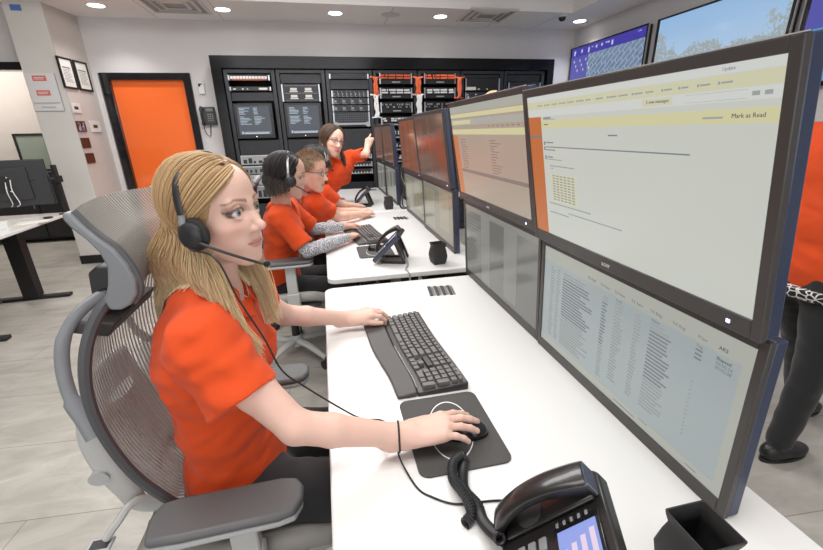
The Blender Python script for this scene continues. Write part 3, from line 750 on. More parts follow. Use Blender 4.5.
mount('black monitor pole behind the monitors on the nearest desk', 1.07, .733)
mount('black monitor pole behind the monitors on the middle desk', 2.86, .778)
mount('black monitor pole behind the monitors on the farthest desk', 4.51, .745)
# cables hanging behind the monitors between the middle and farthest desks
for k, (y, x, m, lab) in enumerate(((3.66, .70, M_blackp, 'thick black cable loop in the gap between the middle and farthest monitors'), (3.70, .73, M_blackp, 'thin black cable hanging between the middle and farthest monitors'), (3.74, .72, M_whcable, 'white cable hanging between the middle and farthest monitors'))):
    pts = [(x, y, 1.35), (x + .02, y + .02, 1.2), (x - .02, y + .01, 1.05), (x + .02, y + .03, .92), (x - .03, y + .01, .82), (x - .02, y, ZD + .012), (x + .05, y - .02, ZD + .012)]
    tag(obj('cable', G().tube(spline(pts, 6), (.009, .006, .007)[k], 8), m), lab, 'cable')
t = thing('power_strip', 'upright black power strip with white plugs between the monitor groups', 'power strip', (.77, 3.70, ZD))
obj('housing', G().b2((-.02, -.03, 0), (.02, .03, .72)), M_blackp, t, bevel=.003)
g = G()
for k in range(6): g.b2((-.045, -.02, .2 + k * .08), (-.021, .02, .235 + k * .08))
objs('plug', g, M_whcable, t)

# ---- things on the nearest desk
def interp(pts, y):
    pts = sorted(pts, key=lambda p: p[1])
    if y <= pts[0][1]: return pts[0][0]
    for a, b in zip(pts, pts[1:]):
        if y <= b[1]:
            k = (y - a[1]) / (b[1] - a[1]); return a[0] + (b[0] - a[0]) * k
    return pts[-1][0]
KX, KY = .215, 1.12
E0 = [(p[0] - KX, p[1] - KY) for p in spline([(.138, .885, 0), (.131, .98, 0), (.115, 1.075, 0), (.101, 1.175, 0), (.093, 1.33, 0)], 6)]
E1 = [(p[0] - KX, p[1] - KY) for p in spline([(.196, .885, 0), (.196, .95, 0), (.186, 1.05, 0), (.175, 1.17, 0), (.168, 1.34, 0)], 6)]
E2 = [(p[0] - KX, p[1] - KY) for p in spline([(.337, .885, 0), (.331, .98, 0), (.322, 1.08, 0), (.313, 1.2, 0), (.308, 1.375, 0)], 6)]
def kb_xy(u, w):
    """u 0 right end (near) .. 1 left end; w 0 user edge .. 1 palm/keys .. 2 back edge"""
    y = -.235 + u * (.465 + .02 * (w / 2))
    a, b, c = interp(E0, y), interp(E1, y), interp(E2, y)
    return ((a + (b - a) * w) if w <= 1 else (b + (c - b) * (w - 1)), y)
def make_keyboard(label, loc, rz=0):
    t = thing('keyboard', label, 'keyboard', loc, rz)
    def slab(w0, w1, z0, h0, h1, u0=0., u1=1., n=24):
        g = G(); pts = []
        top = [(kb_xy(u0 + (u1 - u0) * i / n, w0), kb_xy(u0 + (u1 - u0) * i / n, w1)) for i in range(n + 1)]
        vs = []
        for (a, b) in top: vs += [(a[0], a[1], z0), (a[0], a[1], h0), (b[0], b[1], h1), (b[0], b[1], z0)]
        fs = [(0, 1, 2, 3), (4 * n + 3, 4 * n + 2, 4 * n + 1, 4 * n)]
        for i in range(n):
            o = 4 * i
            for k in range(4): fs.append((o + k, o + 4 + k, o + 4 + (k + 1) % 4, o + (k + 1) % 4))
        return g.add(vs, fs)
    obj('base', slab(.96, 2.0, .0, .012, .024), M_kbtop, t, bevel=.003)
    p = obj('palm_rest', slab(0, .93, .0, .010, .017), M_palm, t, bevel=.004)
    obj('trim_strip', slab(.955, .985, .010, .0165, .0165, .05, .55), M_ltgrey, t, bevel=.001)
    U = 22.7; gap = .06
    def key(x0, x1, r0, r1):
        w0, w1 = 1.08 + r0 * .148, 1.08 + r1 * .148
        z = .018 + (w0 - 1) * .008
        u0, u1 = 1 - (x1 - gap) / U * .975 - .012, 1 - (x0 + gap) / U * .975 - .012
        a, b, c, d = kb_xy(u0, w0 + .012), kb_xy(u1, w0 + .012), kb_xy(u1, w1 - .012), kb_xy(u0, w1 - .012)
        cx, cy = (a[0] + c[0]) / 2, (a[1] + c[1]) / 2; s = .86
        tp = [(cx + (q[0] - cx) * s, cy + (q[1] - cy) * s, z + .007) for q in (a, b, c, d)]
        g = G(); g.add([(q[0], q[1], z - .006) for q in (a, b, c, d)] + tp, [(4, 5, 6, 7), (0, 1, 5, 4), (1, 2, 6, 5), (2, 3, 7, 6), (3, 0, 4, 7)])
        return g
    rows = {5: [1] * 15, 4: [1] * 13 + [2], 3: [1.5] + [1] * 12 + [1.5], 2: [1.75] + [1] * 11 + [2.25], 1: [2.25] + [1] * 10 + [2.75], 0: [1.25] * 3 + [3.2, 3.2] + [1.2] * 4}
    for r, ks in rows.items():
        x = 0
        for k in ks:
            obj('function_key' if r == 5 else 'key', key(x, x + k, r, r + (.7 if r == 5 else 1)), M_key, t, bevel=.0008, seg=1, smooth=False); x += k
        for k in range(3):
            if r in (5, 4, 3, 0) or (r == 1 and k == 1): obj('function_key' if r == 5 else 'key', key(15.3 + k, 16.3 + k, r, r + (.7 if r == 5 else 1)), M_key, t, smooth=False)
        if r == 0: ks2 = [(0, 2), (2, 3)]
        elif r == 5: ks2 = [(k, k + 1) for k in range(4)]
        else: ks2 = [(0, 1), (1, 2), (2, 3)] + ([(3, 4)] if r == 4 else [])
        for a, b in ks2: obj('function_key' if r == 5 else 'key', key(18.6 + a, 18.6 + b, r, r + (.7 if r == 5 else 1)), M_key, t, smooth=False)
    for r in (0, 2): obj('key', key(21.6, 22.6, r, r + 2), M_key, t, smooth=False)
    obj('key', key(15.3, 18.3, 2, 3), M_kbtop, t, smooth=False)
    return t
kb = make_keyboard('black wave-shaped keyboard with grey palm rest on the nearest desk', (KX, KY, ZD))
text_g('Microsoft', .008, M_logo, 'logo', kb, Matrix.Translation((.112, -.195, .0255)) @ Matrix.Rotation(PI / 2, 4, 'Z'), world=False)
dup(kb, (.235, 2.72, ZD), .06, 'black keyboard on the middle desk under the grey sleeved hands')

def make_pad(label, x, y, rz=0):
    t = thing('mouse_pad', label, 'mouse pad', (x, y, ZD), rz)
    obj('pad', G().prism(rrect(-.104, -.128, .104, .128, .022, 8), 0.0, .004), M_pad, t, bevel=.001)
    g = G()
    pts = [(.052 * math.cos(a) * (1 + .0), .098 * math.sin(a), .0045) for a in np.linspace(0, 2 * PI, 49)]
    for i in range(48):
        a0, a1 = i / 48, (i + 1) / 48
        w0 = .0003 + .0014 * abs(math.sin(2 * PI * a0)); w1 = .0003 + .0014 * abs(math.sin(2 * PI * a1))
        A, B = Vector(pts[i]), Vector(pts[i + 1]); k = lambda P, s, w: P * (1 + s * w / .08)
        g.add([(A.x * (1 + w0 / .05), A.y * (1 + w0 / .09), .0043), (B.x * (1 + w1 / .05), B.y * (1 + w1 / .09), .0043), (B.x * (1 - w1 / .05), B.y * (1 - w1 / .09), .0043), (A.x * (1 - w0 / .05), A.y * (1 - w0 / .09), .0043)], [(0, 1, 2, 3)])
    r = obj('ring_logo', g, mat('pad_white_ink', (232, 232, 230), .7), t)
    r.rotation_euler = (0, 0, -.18)
    return t
pad = make_pad('dark grey mouse pad with a white ring logo on the nearest desk', .241, .745)
dup(pad, (.26, 2.32, ZD), 0, 'dark mouse pad on the middle desk beside the desk phone')
def make_mouse(label, x, y, rz):
    t = thing('mouse', label, 'computer mouse', (x, y, ZD + .005), rz)
    def f(u, v):
        a = u * PI; X = -.052 * math.cos(a); s = math.sin(a) ** .7
        b = v * PI; return (X, -.031 * s * math.cos(b), .036 * s * math.sin(b) * (1 - .25 * (X / .05)))
    obj('shell', G().grid(f, 20, 16), M_blackg, t)
    obj('base', G().prism([(-.05 * math.cos(a), .03 * math.sin(a)) for a in np.linspace(0, 2 * PI, 25)[:-1]], -.001, .003), M_blackp, t)
    obj('scroll_wheel', G().cyl((.02, -.004, .026), (.02, .004, .026), .011), M_grey, t)
    return t
make_mouse('black computer mouse under her right hand on the ring-logo pad', .272, .722, -.1)
make_mouse('black computer mouse on the middle desk pad', .27, 2.34, -.1)

def make_port(label, x, y, rz=0):
    t = thing('desk_port', label, 'desk power port', (x, y, ZD), rz, 'ribbed ports set in the desks')
    g = G()
    for k in range(4): g.b2((-.055 + k * .029, -.055, .0), (-.041 + k * .029, .055, .004))
    objs('rib', g, M_dkgrey, t, bevel=.001)
    g = G()
    for k in range(4): g.b2((-.041 + k * .029, -.052, .0), (-.029 + k * .029, .052, .0025))
    objs('slot_plate', g, M_alu, t)
    return t
pt = make_port('small ribbed metal port set in the far end of the nearest desk', .465, 1.605, -.12)
dup(pt, (.59, 3.24, ZD), 0, 'small ribbed metal port near the far edge of the middle desk')
dup(pt, (.575, 5.08, ZD), 0, 'small ribbed metal port on the farthest desk')

M_cup = mat('cup_black', (44, 43, 43), .6)
def make_cup(label, x, y, rz=0):
    t = thing('pencil_cup', label, 'pencil cup', (x, y, ZD), rz, 'black square pencil cups')
    def ring(z, s): return [(a * s, b * s, z) for a, b in rrect(-1, -1, 1, 1, .12, 3)]
    prof = [(0, .031), (.012, .036), (.045, .041), (.075, .036), (.092, .032), (.106, .036), (.112, .037)]
    g = G(); n = len(ring(0, 1)); vs = []
    for z, s in prof: vs += ring(z, s)
    for z, s in prof[::-1][:-1]: vs += ring(z if z > .1 else z, s - .0025)
    vs += ring(.006, .027); L = len(vs) // n
    fs = [(i * n + k, i * n + (k + 1) % n, (i + 1) * n + (k + 1) % n, (i + 1) * n + k) for i in range(L - 1) for k in range(n)]
    fs += [tuple(range(n))[::-1], tuple((L - 1) * n + k for k in range(n))]
    g.add(vs, fs); obj('body', g, M_cup, t)
    return t
cup = make_cup('black waisted square pencil cup beside the nearest monitor at the bottom of the view', .508, .337, 0)
dup(cup, (.563, 2.0, ZD), .1, 'black waisted square pencil cup on the middle desk beside the phone')
dup(cup, (.565, 3.70, ZD), .05, 'black waisted square pencil cup on the farthest desk')

# ---- desk phones
M_phone = mat('phone_black', (34, 32, 32), .28, coat=.3)
M_phside = mat('phone_side_blue_grey', (58, 66, 84), .3)
M_phscr = mat('phone_screen', (10, 10, 20), .15, emit=(150, 168, 235), es=.9)
M_phlcd = mat('phone_screen_line', (0, 0, 0), .3, emit=(236, 214, 236), es=.9)
def make_phone(label, loc, rz=0):
    t = thing('desk_phone', label, 'telephone', loc, rz)
    # local x: away from the user, slab rises with x; handset on the +y side
    a = math.radians(45); ca, sa = math.cos(a), math.sin(a)
    M = Matrix(((ca, 0, -sa, -.08), (0, 1, 0, 0), (sa, 0, ca, .012), (0, 0, 0, 1)))
    g = G(); g.M = M; g.prism([(0, -.105), (.0, .09), (.012, .102), (.205, .102), (.215, .09), (.215, -.095), (.205, -.105), (.01, -.105)], 0, .026)
    obj('body', g, M_phone, t, bevel=.004)
    g = G(); g.M = M; g.b2((.0, -.109, .002), (.212, -.1055, .022)); obj('side_trim', g, M_phside, t, bevel=.001)
    g = G(); g.M = M; g.b2((.115, -.085, .026), (.2, .025, .030)); s = obj('display_bezel', g, M_blackg, t, bevel=.0015)
    g = G(); g.M = M; g.b2((.122, -.072, .030), (.193, .012, .0308)); d = obj('display', g, M_phscr, s)
    g = G(); g.M = M
    for k in range(4): g.b2((.128 + k * .017, -.066, .0308), (.137 + k * .017, -.02 + k * .006, .0312))
    obj('display_lines', g, M_phlcd, d)
    g = G(); g.M = M
    for i in range(4):
        for j in range(3): g.b2((.018 + i * .022, -.06 + j * .028, .026), (.033 + i * .022, -.038 + j * .028, .031))
    objs('key', g, M_grey, t, bevel=.0015)
    g = G(); g.M = M
    for i in range(5): g.b2((.122 + i * .014, .020, .0308), (.127 + i * .014, .028, .032))
    for i in range(4): g.b2((.03 + i * .02, -.1, .026), (.042 + i * .02, -.082, .029))
    objs('line_button', g, M_grey, t)
    g = G(); g.M = M; g.ball((.106, -.075, .028), (.006, .006, .004), 10); obj('indicator', g, M_whitep, t)
    # cradle + speaker mesh
    g = G(); g.M = M; g.prism([(.02, .04), (.02, .098), (.2, .098), (.2, .04)], .026, .036); obj('cradle', g, M_phone, t, bevel=.004)
    g = G(); g.M = M; g.lathe([(.0, .036), (.026, .036), (.026, .038), (.02, .0375), (.012, .0385), (0, .0385)], 24, (.075, .066, 0)); obj('speaker', g, M_dkgrey, t)
    # handset : arched body with two ends
    prof = [(-.004, .036), (.005, .052), (.03, .068), (.08, .080), (.13, .080), (.175, .070), (.205, .060)]
    top = spline([(x, 0, z) for x, z in prof], 5)
    n = len(top); ring = []
    for i, p in enumerate(top):
        u = i / (n - 1); th = .020 + .016 * (abs(u - .5) * 2) ** 2.2
        wd = .024 + .003 * math.cos(u * 2 * PI)
        ring.append([(p.x, .07 + wd * .92, p.z - .004), (p.x, .07 + wd * .6, p.z), (p.x, .07 - wd * .6, p.z), (p.x, .07 - wd * .92, p.z - .004), (p.x, .07 - wd, p.z - .008), (p.x + .0, .07 - wd * .95, p.z - th), (p.x, .07 + wd * .95, p.z - th), (p.x, .07 + wd, p.z - .008)])
    g = G(); g.M = M; vs = [q for r in ring for q in r]; m_ = 8
    fs = [(i * m_ + k, i * m_ + (k + 1) % m_, (i + 1) * m_ + (k + 1) % m_, (i + 1) * m_ + k) for i in range(n - 1) for k in range(m_)] + [tuple(range(m_))[::-1], tuple((n - 1) * m_ + k for k in range(m_))]
    g.add(vs, fs); h = obj('handset', g, M_phone, t, bevel=.002)
    g = G(); g.M = M; g.prism([(.204, .026), (.2075, .026), (.2075, .0575), (.204, .0575)], .047, .093, 'y'); 
    obj('end_cap', g, M_phside, h, bevel=.001)
    g = G(); g.M = M; g.b2((.196, .0445, .030), (.2078, .0472, .056)); obj('chrome_trim', g, M_alu, h)
    # stand legs
    g = G(); g.prism([(-.05, 0), (.09, 0), (.095, .008), (.045, .135), (.028, .123), (.075, .012), (-.05, .012)], -.075, -.055, 'y'); g.prism([(-.05, 0), (.09, 0), (.095, .008), (.045, .135), (.028, .123), (.075, .012), (-.05, .012)], .055, .075, 'y')
    objs('stand_leg', g, M_phone, t)
    g = G(); g.prism([(.076, .01), (.081, .01), (.04, .125), (.032, .12)], -.055, .055, 'y'); obj('stand_panel', g, M_blackm, t)
    return t
ph = make_phone('black desk phone with handset and blue display at the bottom of the view', (.297, .360, ZD), -0.42)
ph.scale = (.92, .92, .92)
dup(ph, (.33, 2.12, ZD), -.35, 'black desk phone seen from behind on the middle desk')
dup(ph, (.36, 3.95, ZD), -.3, 'black desk phone on the farthest desk in front of the woman pointing')
# coiled handset cord
def coil(path, r, wire, turns, n=10):
    P = spline(path, 14); N = turns * n; L = [0]
    for a, b in zip(P, P[1:]): L.append(L[-1] + (b - a).length)
    out = []; u = Vector((0, 0, 1))
    for i in range(N + 1):
        s = L[-1] * i / N; k = max(j for j in range(len(L)) if L[j] <= s + 1e-9); k = min(k, len(P) - 2)
        f = (s - L[k]) / (L[k + 1] - L[k] + 1e-9); p = P[k].lerp(P[k + 1], f)
        j0, j1 = max(k - 1, 0), min(k + 2, len(P) - 1); T = (P[j1] - P[j0]).normalized()
        u = (u - T * u.dot(T)).normalized(); w = T.cross(u); a = 2 * PI * i / n
        out.append(p + (u * math.cos(a) + w * math.sin(a)) * r)
    return out
cz = ZD + .009
t = tag(obj('handset_cord', G().tube(coil([(.225, .428, .795), (.222, .49, cz + .006), (.226, .53, cz), (.214, .566, cz), (.222, .60, cz + .001), (.236, .632, cz), (.232, .640, cz + .012), (.208, .622, cz + .014), (.196, .585, cz + .014), (.206, .545, cz + .014), (.208, .512, cz + .004), (.190, .498, cz)], .0085, .0022, 84), .0024, 5), M_blackp), 'black coiled handset cord looped beside the desk phone at the bottom', 'cord')
tag(obj('phone_cable', G().tube(spline([(.40, 2.17, .80), (.40, 2.02, ZD + .01), (.37, 1.93, ZD + .006), (.375, 1.89, ZD + .004), (.38, 1.868, ZD - .03), (.38, 1.86, .5)], 8), .0045, 8), mat('grey_cord', (150, 152, 156), .4)), 'grey cable from the back of the middle desk phone over the desk edge', 'cable')

# ================================================================ WALL SCREENS
def tv_mat(name, kind):
    m = bpy.data.materials.new(name); m.use_nodes = True; b = bsdf(m)
    b.inputs['Base Color'].default_value = (0, 0, 0, 1); b.inputs['Roughness'].default_value = .12
    tc = nd(m, 'ShaderNodeTexCoord'); sp = nd(m, 'ShaderNodeSeparateXYZ'); lk(m, tc.outputs['Generated'], sp.inputs[0])
    return m, b, tc, sp
def mixc(m, fac, a, b):
    x = nd(m, 'ShaderNodeMix', data_type='RGBA'); 
    if isinstance(fac, float): x.inputs['Factor'].default_value = fac
    else: lk(m, fac, x.inputs['Factor'])
    for s, c in (('A', a), ('B', b)):
        if isinstance(c, tuple): x.inputs[s].default_value = (*lin(c), 1)
        else: lk(m, c, x.inputs[s])
    return x.outputs['Result']
def mth(m, op, a, b=None, c=None):
    x = nd(m, 'ShaderNodeMath', operation=op)
    for i, v in enumerate((a, b, c)):
        if v is None: continue
        if isinstance(v, (int, float)): x.inputs[i].default_value = v
        else: lk(m, v, x.inputs[i])
    return x.outputs[0]
# satellite map screen
m1, b1, tc1, sp1 = tv_mat('map_screen', 0)
vo = nd(m1, 'ShaderNodeTexVoronoi', feature='DISTANCE_TO_EDGE'); vo.inputs['Scale'].default_value = 6
mpp = nd(m1, 'ShaderNodeMapping'); mpp.inputs['Rotation'].default_value = (-.6, 0, 0); mpp.inputs['Scale'].default_value = (1, 1, 2.8); lk(m1, tc1.outputs['Object'], mpp.inputs[0]); lk(m1, mpp.outputs[0], vo.inputs['Vector'])
nn = nd(m1, 'ShaderNodeTexNoise'); nn.inputs['Scale'].default_value = 22; nn.inputs['Detail'].default_value = 6; lk(m1, tc1.outputs['Object'], nn.inputs['Vector'])
sx_ = nd(m1, 'ShaderNodeSeparateXYZ'); lk(m1, tc1.outputs['Object'], sx_.inputs[0]); cb_ = nd(m1, 'ShaderNodeCombineXYZ'); lk(m1, sx_.outputs['Y'], cb_.inputs['X']); lk(m1, sx_.outputs['Z'], cb_.inputs['Y'])
mr_ = nd(m1, 'ShaderNodeMapping'); mr_.inputs['Rotation'].default_value = (0, 0, .62); lk(m1, cb_.outputs[0], mr_.inputs[0])
bk_ = nd(m1, 'ShaderNodeTexBrick', offset=.37); lk(m1, mr_.outputs[0], bk_.inputs['Vector']); bk_.inputs['Scale'].default_value = 1.; bk_.inputs['Brick Width'].default_value = .15; bk_.inputs['Row Height'].default_value = .06; bk_.inputs['Mortar Size'].default_value = .006
r1 = mth(m1, 'SUBTRACT', 1., bk_.outputs['Fac'])
c1 = mixc(m1, nn.outputs['Fac'], (70, 92, 132), (150, 172, 196)); c2 = mixc(m1, r1, (166, 182, 200), c1)
n2 = nd(m1, 'ShaderNodeTexNoise'); n2.inputs['Scale'].default_value = 2.2; lk(m1, tc1.outputs['Object'], n2.inputs['Vector'])
wt = mth(m1, 'GREATER_THAN', mth(m1, 'ADD', sp1.outputs['Y'], mth(m1, 'MULTIPLY', n2.outputs['Fac'], .25)), .86)
lo = mth(m1, 'LESS_THAN', sp1.outputs['Z'], .58)
c3 = mixc(m1, mth(m1, 'MULTIPLY', wt, lo), c2, (82, 168, 226))
lk(m1, c3, b1.inputs['Emission Color']); b1.inputs['Emission Strength'].default_value = .8
# tree and sky screen
m2, b2_, tc2, sp2 = tv_mat('sky_screen', 0)
sky = mixc(m2, sp2.outputs['Z'], (196, 216, 236), (150, 188, 228))
nt = nd(m2, 'ShaderNodeTexNoise'); nt.inputs['Scale'].default_value = 2.4; nt.inputs['Detail'].default_value = 3; lk(m2, tc2.outputs['Object'], nt.inputs['Vector'])
nf = nd(m2, 'ShaderNodeTexNoise'); nf.inputs['Scale'].default_value = 60; nf.inputs['Detail'].default_value = 6; lk(m2, tc2.outputs['Object'], nf.inputs['Vector'])
hgt = mth(m2, 'ADD', mth(m2, 'MULTIPLY', nt.outputs['Fac'], 1.5), mth(m2, 'MULTIPLY', nf.outputs['Fac'], .5))
tree = mth(m2, 'GREATER_THAN', mth(m2, 'SUBTRACT', hgt, sp2.outputs['Z']), .36)
hole = mth(m2, 'GREATER_THAN', nf.outputs['Fac'], .44)
tcol = mixc(m2, nf.outputs['Fac'], (122, 138, 142), (186, 194, 190))
lk(m2, mixc(m2, mth(m2, 'MULTIPLY', tree, hole), sky, tcol), b2_.inputs['Emission Color']); b2_.inputs['Emission Strength'].default_value = .85
T_ui = mat('map_header', (0, 0, 0), .3, emit=(70, 62, 168), es=.8); T_ui2 = mat('map_side_panel', (0, 0, 0), .3, emit=(88, 88, 176), es=.8); T_uiw = mat('map_text', (0, 0, 0), .3, emit=(206, 210, 240), es=.8)
def tv(label, y0, y1, z0, z1, m, ui):
    t = thing('wall_television', label, 'television', (3.7, (y0 + y1) / 2, z0), 0, 'televisions along the right wall')
    L, h = (y1 - y0) / 2, z1 - z0
    obj('back_shell', G().b2((-.05, -L + .01, .01), (0, L - .01, h - .01)), M_blackp, t, bevel=.004)
    e = .035
    obj('bezel', G().b2((-.062, -L, 0), (-.05, L, e)).b2((-.062, -L, h - .018), (-.05, L, h)).b2((-.062, -L, e), (-.05, -L + e * .9, h - .018)).b2((-.062, L - e * .9, e), (-.05, L, h - .018)), M_blackg, t, bevel=.002)
    obj('silver_edge', G().b2((-.066, -L - .006, -.004), (-.05, -L, h + .004)).b2((-.066, L, -.004), (-.05, L + .006, h + .004)), M_silver, t)
    s = obj('screen', G().b2((-.056, -L + e * .9, e), (-.051, L - e * .9, h - .018)), m, t, smooth=False)
    if ui:
        obj('header', G().b2((-.0575, -L + .032, h - .13), (-.056, L - .032, h - .018)), T_ui, s)
        obj('side_panel', G().b2((-.0575, L - .42, h - .42), (-.056, L - .032, h - .13)), T_ui2, s)
        g = G(); rr = random.Random(2)
        for k in range(9): g.b2((-.0585, L - .1 - .037 * k * 1.2 - .02, h - .2 - .06 * (k % 3)), (-.0575, L - .1 - .037 * k * 1.2, h - .17 - .06 * (k % 3)))
        for k in range(14): y = rr.uniform(-L + .06, L - .06); g.b2((-.0585, y, h - rr.uniform(.04, .11)), (-.0575, y + .03, h - .05))
        obj('screen_text', g, T_uiw, s)
    return t
tv('wall television in the far right corner showing a satellite map', 4.385, 5.87, 1.67, 2.487, m1, True)
tv('wall television showing blue sky and trees', 2.86, 4.265, 1.67, 2.487, m2, False)
tv('wall television nearest the camera, mostly cut off at the right', 1.38, 2.79, 1.67, 2.487, m1, True)

# ================================================================ LEFT DESK
t = thing('desk', 'white sit-stand desk with black legs at the left side of the room', 'desk', (-2.86, 3.78, 0), .05)
obj('desktop', G().prism(rrect(-.40, -.86, .40, .80, .04, 8), .718, .745), M_white, t, bevel=.004)
for y in (-.5, .42):
    obj('leg', G().b2((.02, y - .05, .03), (.14, y + .05, .69)), M_blackm, t, bevel=.003)
    obj('foot', G().b2((-.34, y - .035, 0), (.38, y + .035, .03)), M_blackm, t, bevel=.008)
obj('beam', G().b2((.1, -.8, .63), (.13, .76, .716)), M_blackm, t)
t = thing('drawer_pedestal', 'black hanging drawer unit under the left desk', 'drawer unit', (-2.78, 3.30, .22), .05)
obj('carcass', G().b2((-.2, -.28, 0), (.22, .2, .485)), M_blackm, t, bevel=.004)
for k in range(3):
    d = obj('drawer', G().b2((.22, -.27, .01 + k * .158), (.232, .19, .16 + k * .158)), M_blackp, t, bevel=.002); obj('handle', G().b2((.232, -.1, .12 + k * .158), (.246, .02, .13 + k * .158)), M_blackg, d)
t = thing('desk_monitor_mount', 'black monitor pole with arm clamped to the left desk', 'monitor arm', (-2.475, 4.50, ZD))
obj('base', G().b2((-.05, -.05, 0), (.05, .05, .012)), M_blackm, t, bevel=.003)
obj('pole', G().b2((-.018, -.018, .012), (.018, .018, .46)), M_blackm, t, bevel=.004)
obj('arm', G().tube([(0, 0, .33), (-.08, -.1, .345), (-.2, -.16, .33)], .018, 10), M_blackm, t)
obj('collar', G().b2((-.032, -.032, .30), (.032, .032, .36)), M_blackm, t, bevel=.004)
t = thing('monitor', 'black monitor seen from behind on the left desk', 'monitor', (-2.80, 4.28, .86)); t.rotation_euler = (0, 0, math.radians(22))
obj('back_shell', G().b2((-.33, -.0, 0), (.33, .035, .40)).b2((-.2, -.025, .06), (.2, 0, .34)), M_blackp, t, bevel=.004)
obj('bezel', G().b2((-.335, .035, -.004), (.335, .045, .404)), M_blackg, t)
g = G()
for a in (-.06, .06):
    for b in (.14, .26): g.ball((a, -.03, b), .008, 8)
objs('mount_screw', g, M_alu, t); obj('mount_plate', G().b2((-.07, -.035, .13), (.07, -.025, .27)), M_blackm, t)
for k, (x, z) in enumerate(((-.02, .08), (.12, .1), (.0, .05))):
    tag(obj('cable', G().tube(spline([(-2.74 + x * .3, 4.262, 1.0 + z), (-2.73 + x * .3, 4.23, .96 + z * .5), (-2.71 + x * .4, 4.22, .90), (-2.74 + x * .3, 4.24, .87)], 6), .0035, 8), (M_whcable, M_whcable, M_blackp)[k]), ('white', 'second white', 'black')[k] + ' cable end hanging behind the left desk monitor', 'cable')
t = thing('tissue_box', 'small white box standing on the left desk below the monitor', 'box', (-2.62, 3.86, ZD), .4)
obj('box', G().b2((-.045, -.04, 0), (.045, .04, .06)), M_whitep, t, bevel=.004); obj('lid', G().b2((-.03, -.015, .06), (.03, .015, .064)), M_edge, t)
t = thing('paper_stack', 'pale papers lying on the left desk', 'papers', (-2.55, 4.1, ZD), .3)
obj('sheet', G().b2((-.1, -.08, 0), (.1, .08, .003)), mat('paper_cream', (230, 224, 200), .8), t); obj('sheet', G().b2((-.08, -.07, .003), (.12, .06, .005)), M_white_paper, t)
t = thing('puck', 'small flat dark disc on the left desk near the arm', 'puck', (-2.52, 4.28, ZD))
obj('body', G().lathe([(.0, 0), (.035, 0), (.038, .006), (.03, .014), (0, .014)]), M_blackp, t); obj('ring', G().lathe([(.03, .0135), (.033, .0135), (.033, .0145), (.03, .0145)]), M_dkgrey, t)
# panel and fill lamp added to brighten the far room
t = thing('added_light_panel', 'added square light panel on the ceiling of the next room', 'ceiling light', (-4.6, 6.4, 2.98))
obj('frame', G().b2((-.62, -.32, -.0), (.62, .32, .02)), M_whitep, t); obj('diffuser', G().b2((-.6, -.3, -.006), (.6, .3, 0)), M_panel, t)
area('far_room_fill', (-4.6, 6.4, 2.94), (0, 0, 0), 1.2, .6, 40, (1, .95, .9))
# ================================================================ ORGANIC MODELLING (implicit surfaces -> one continuous mesh)
class Field:
    def __init__(s): s.p = []; s.post = None
    def cone(s, a, b, ra, rb=None, k=.012, op='+'):
        s.p.append(('c', np.array(a, float), np.array(b, float), float(ra), float(ra if rb is None else rb), k, op)); return s
    def chain(s, pts, rs, k=.012, op='+'):
        for i in range(len(pts) - 1): s.cone(pts[i], pts[i + 1], rs[i], rs[i + 1], k if i == 0 else min(k, .006), op)
        return s
    def ell(s, c, r, R=None, k=.02, op='+'):
        s.p.append(('e', np.array(c, float), np.array(r, float), np.eye(3) if R is None else np.array(R, float), None, k, op)); return s
    def plane(s, pt, n, k=.002):
        """cuts away everything on the side n points to"""
        n = np.array(n, float); n /= np.linalg.norm(n)
        s.p.append(('p', np.array(pt, float), n, None, None, k, '-')); return s
    @staticmethod
    def prim(q, P):
        if q[0] == 'c':
            a, b, ra, rb = q[1:5]; ab = b - a; L2 = ab @ ab + 1e-12
            t = np.clip(((P - a) @ ab) / L2, 0, 1)
            return np.linalg.norm(P - a - t[:, None] * ab, axis=1) - (ra + (rb - ra) * t)
        if q[0] == 'e':
            X_ = (P - q[1]) @ q[3]; r = q[2]
            k0 = np.linalg.norm(X_ / r, axis=1); k1 = np.linalg.norm(X_ / (r * r), axis=1) + 1e-9
            return np.where(k0 < .05, -r.min(), k0 * (k0 - 1) / k1)
        return -((P - q[1]) @ q[2])
    def eval(s, P, idx=None):
        d = np.full(len(P), 1e3)
        for i in (range(len(s.p)) if idx is None else idx):
            q = s.p[i]; e = s.prim(q, P); k = max(q[5], 1e-5)
            if q[6] == '+':
                h = np.clip(.5 + .5 * (d - e) / k, 0, 1); d = d * (1 - h) + e * h - k * h * (1 - h)
            else:
                e = -e; h = np.clip(.5 - .5 * (d - e) / k, 0, 1); d = d * (1 - h) + e * h + k * h * (1 - h)
        if s.post is not None: d = s.post(P, d)
        return d
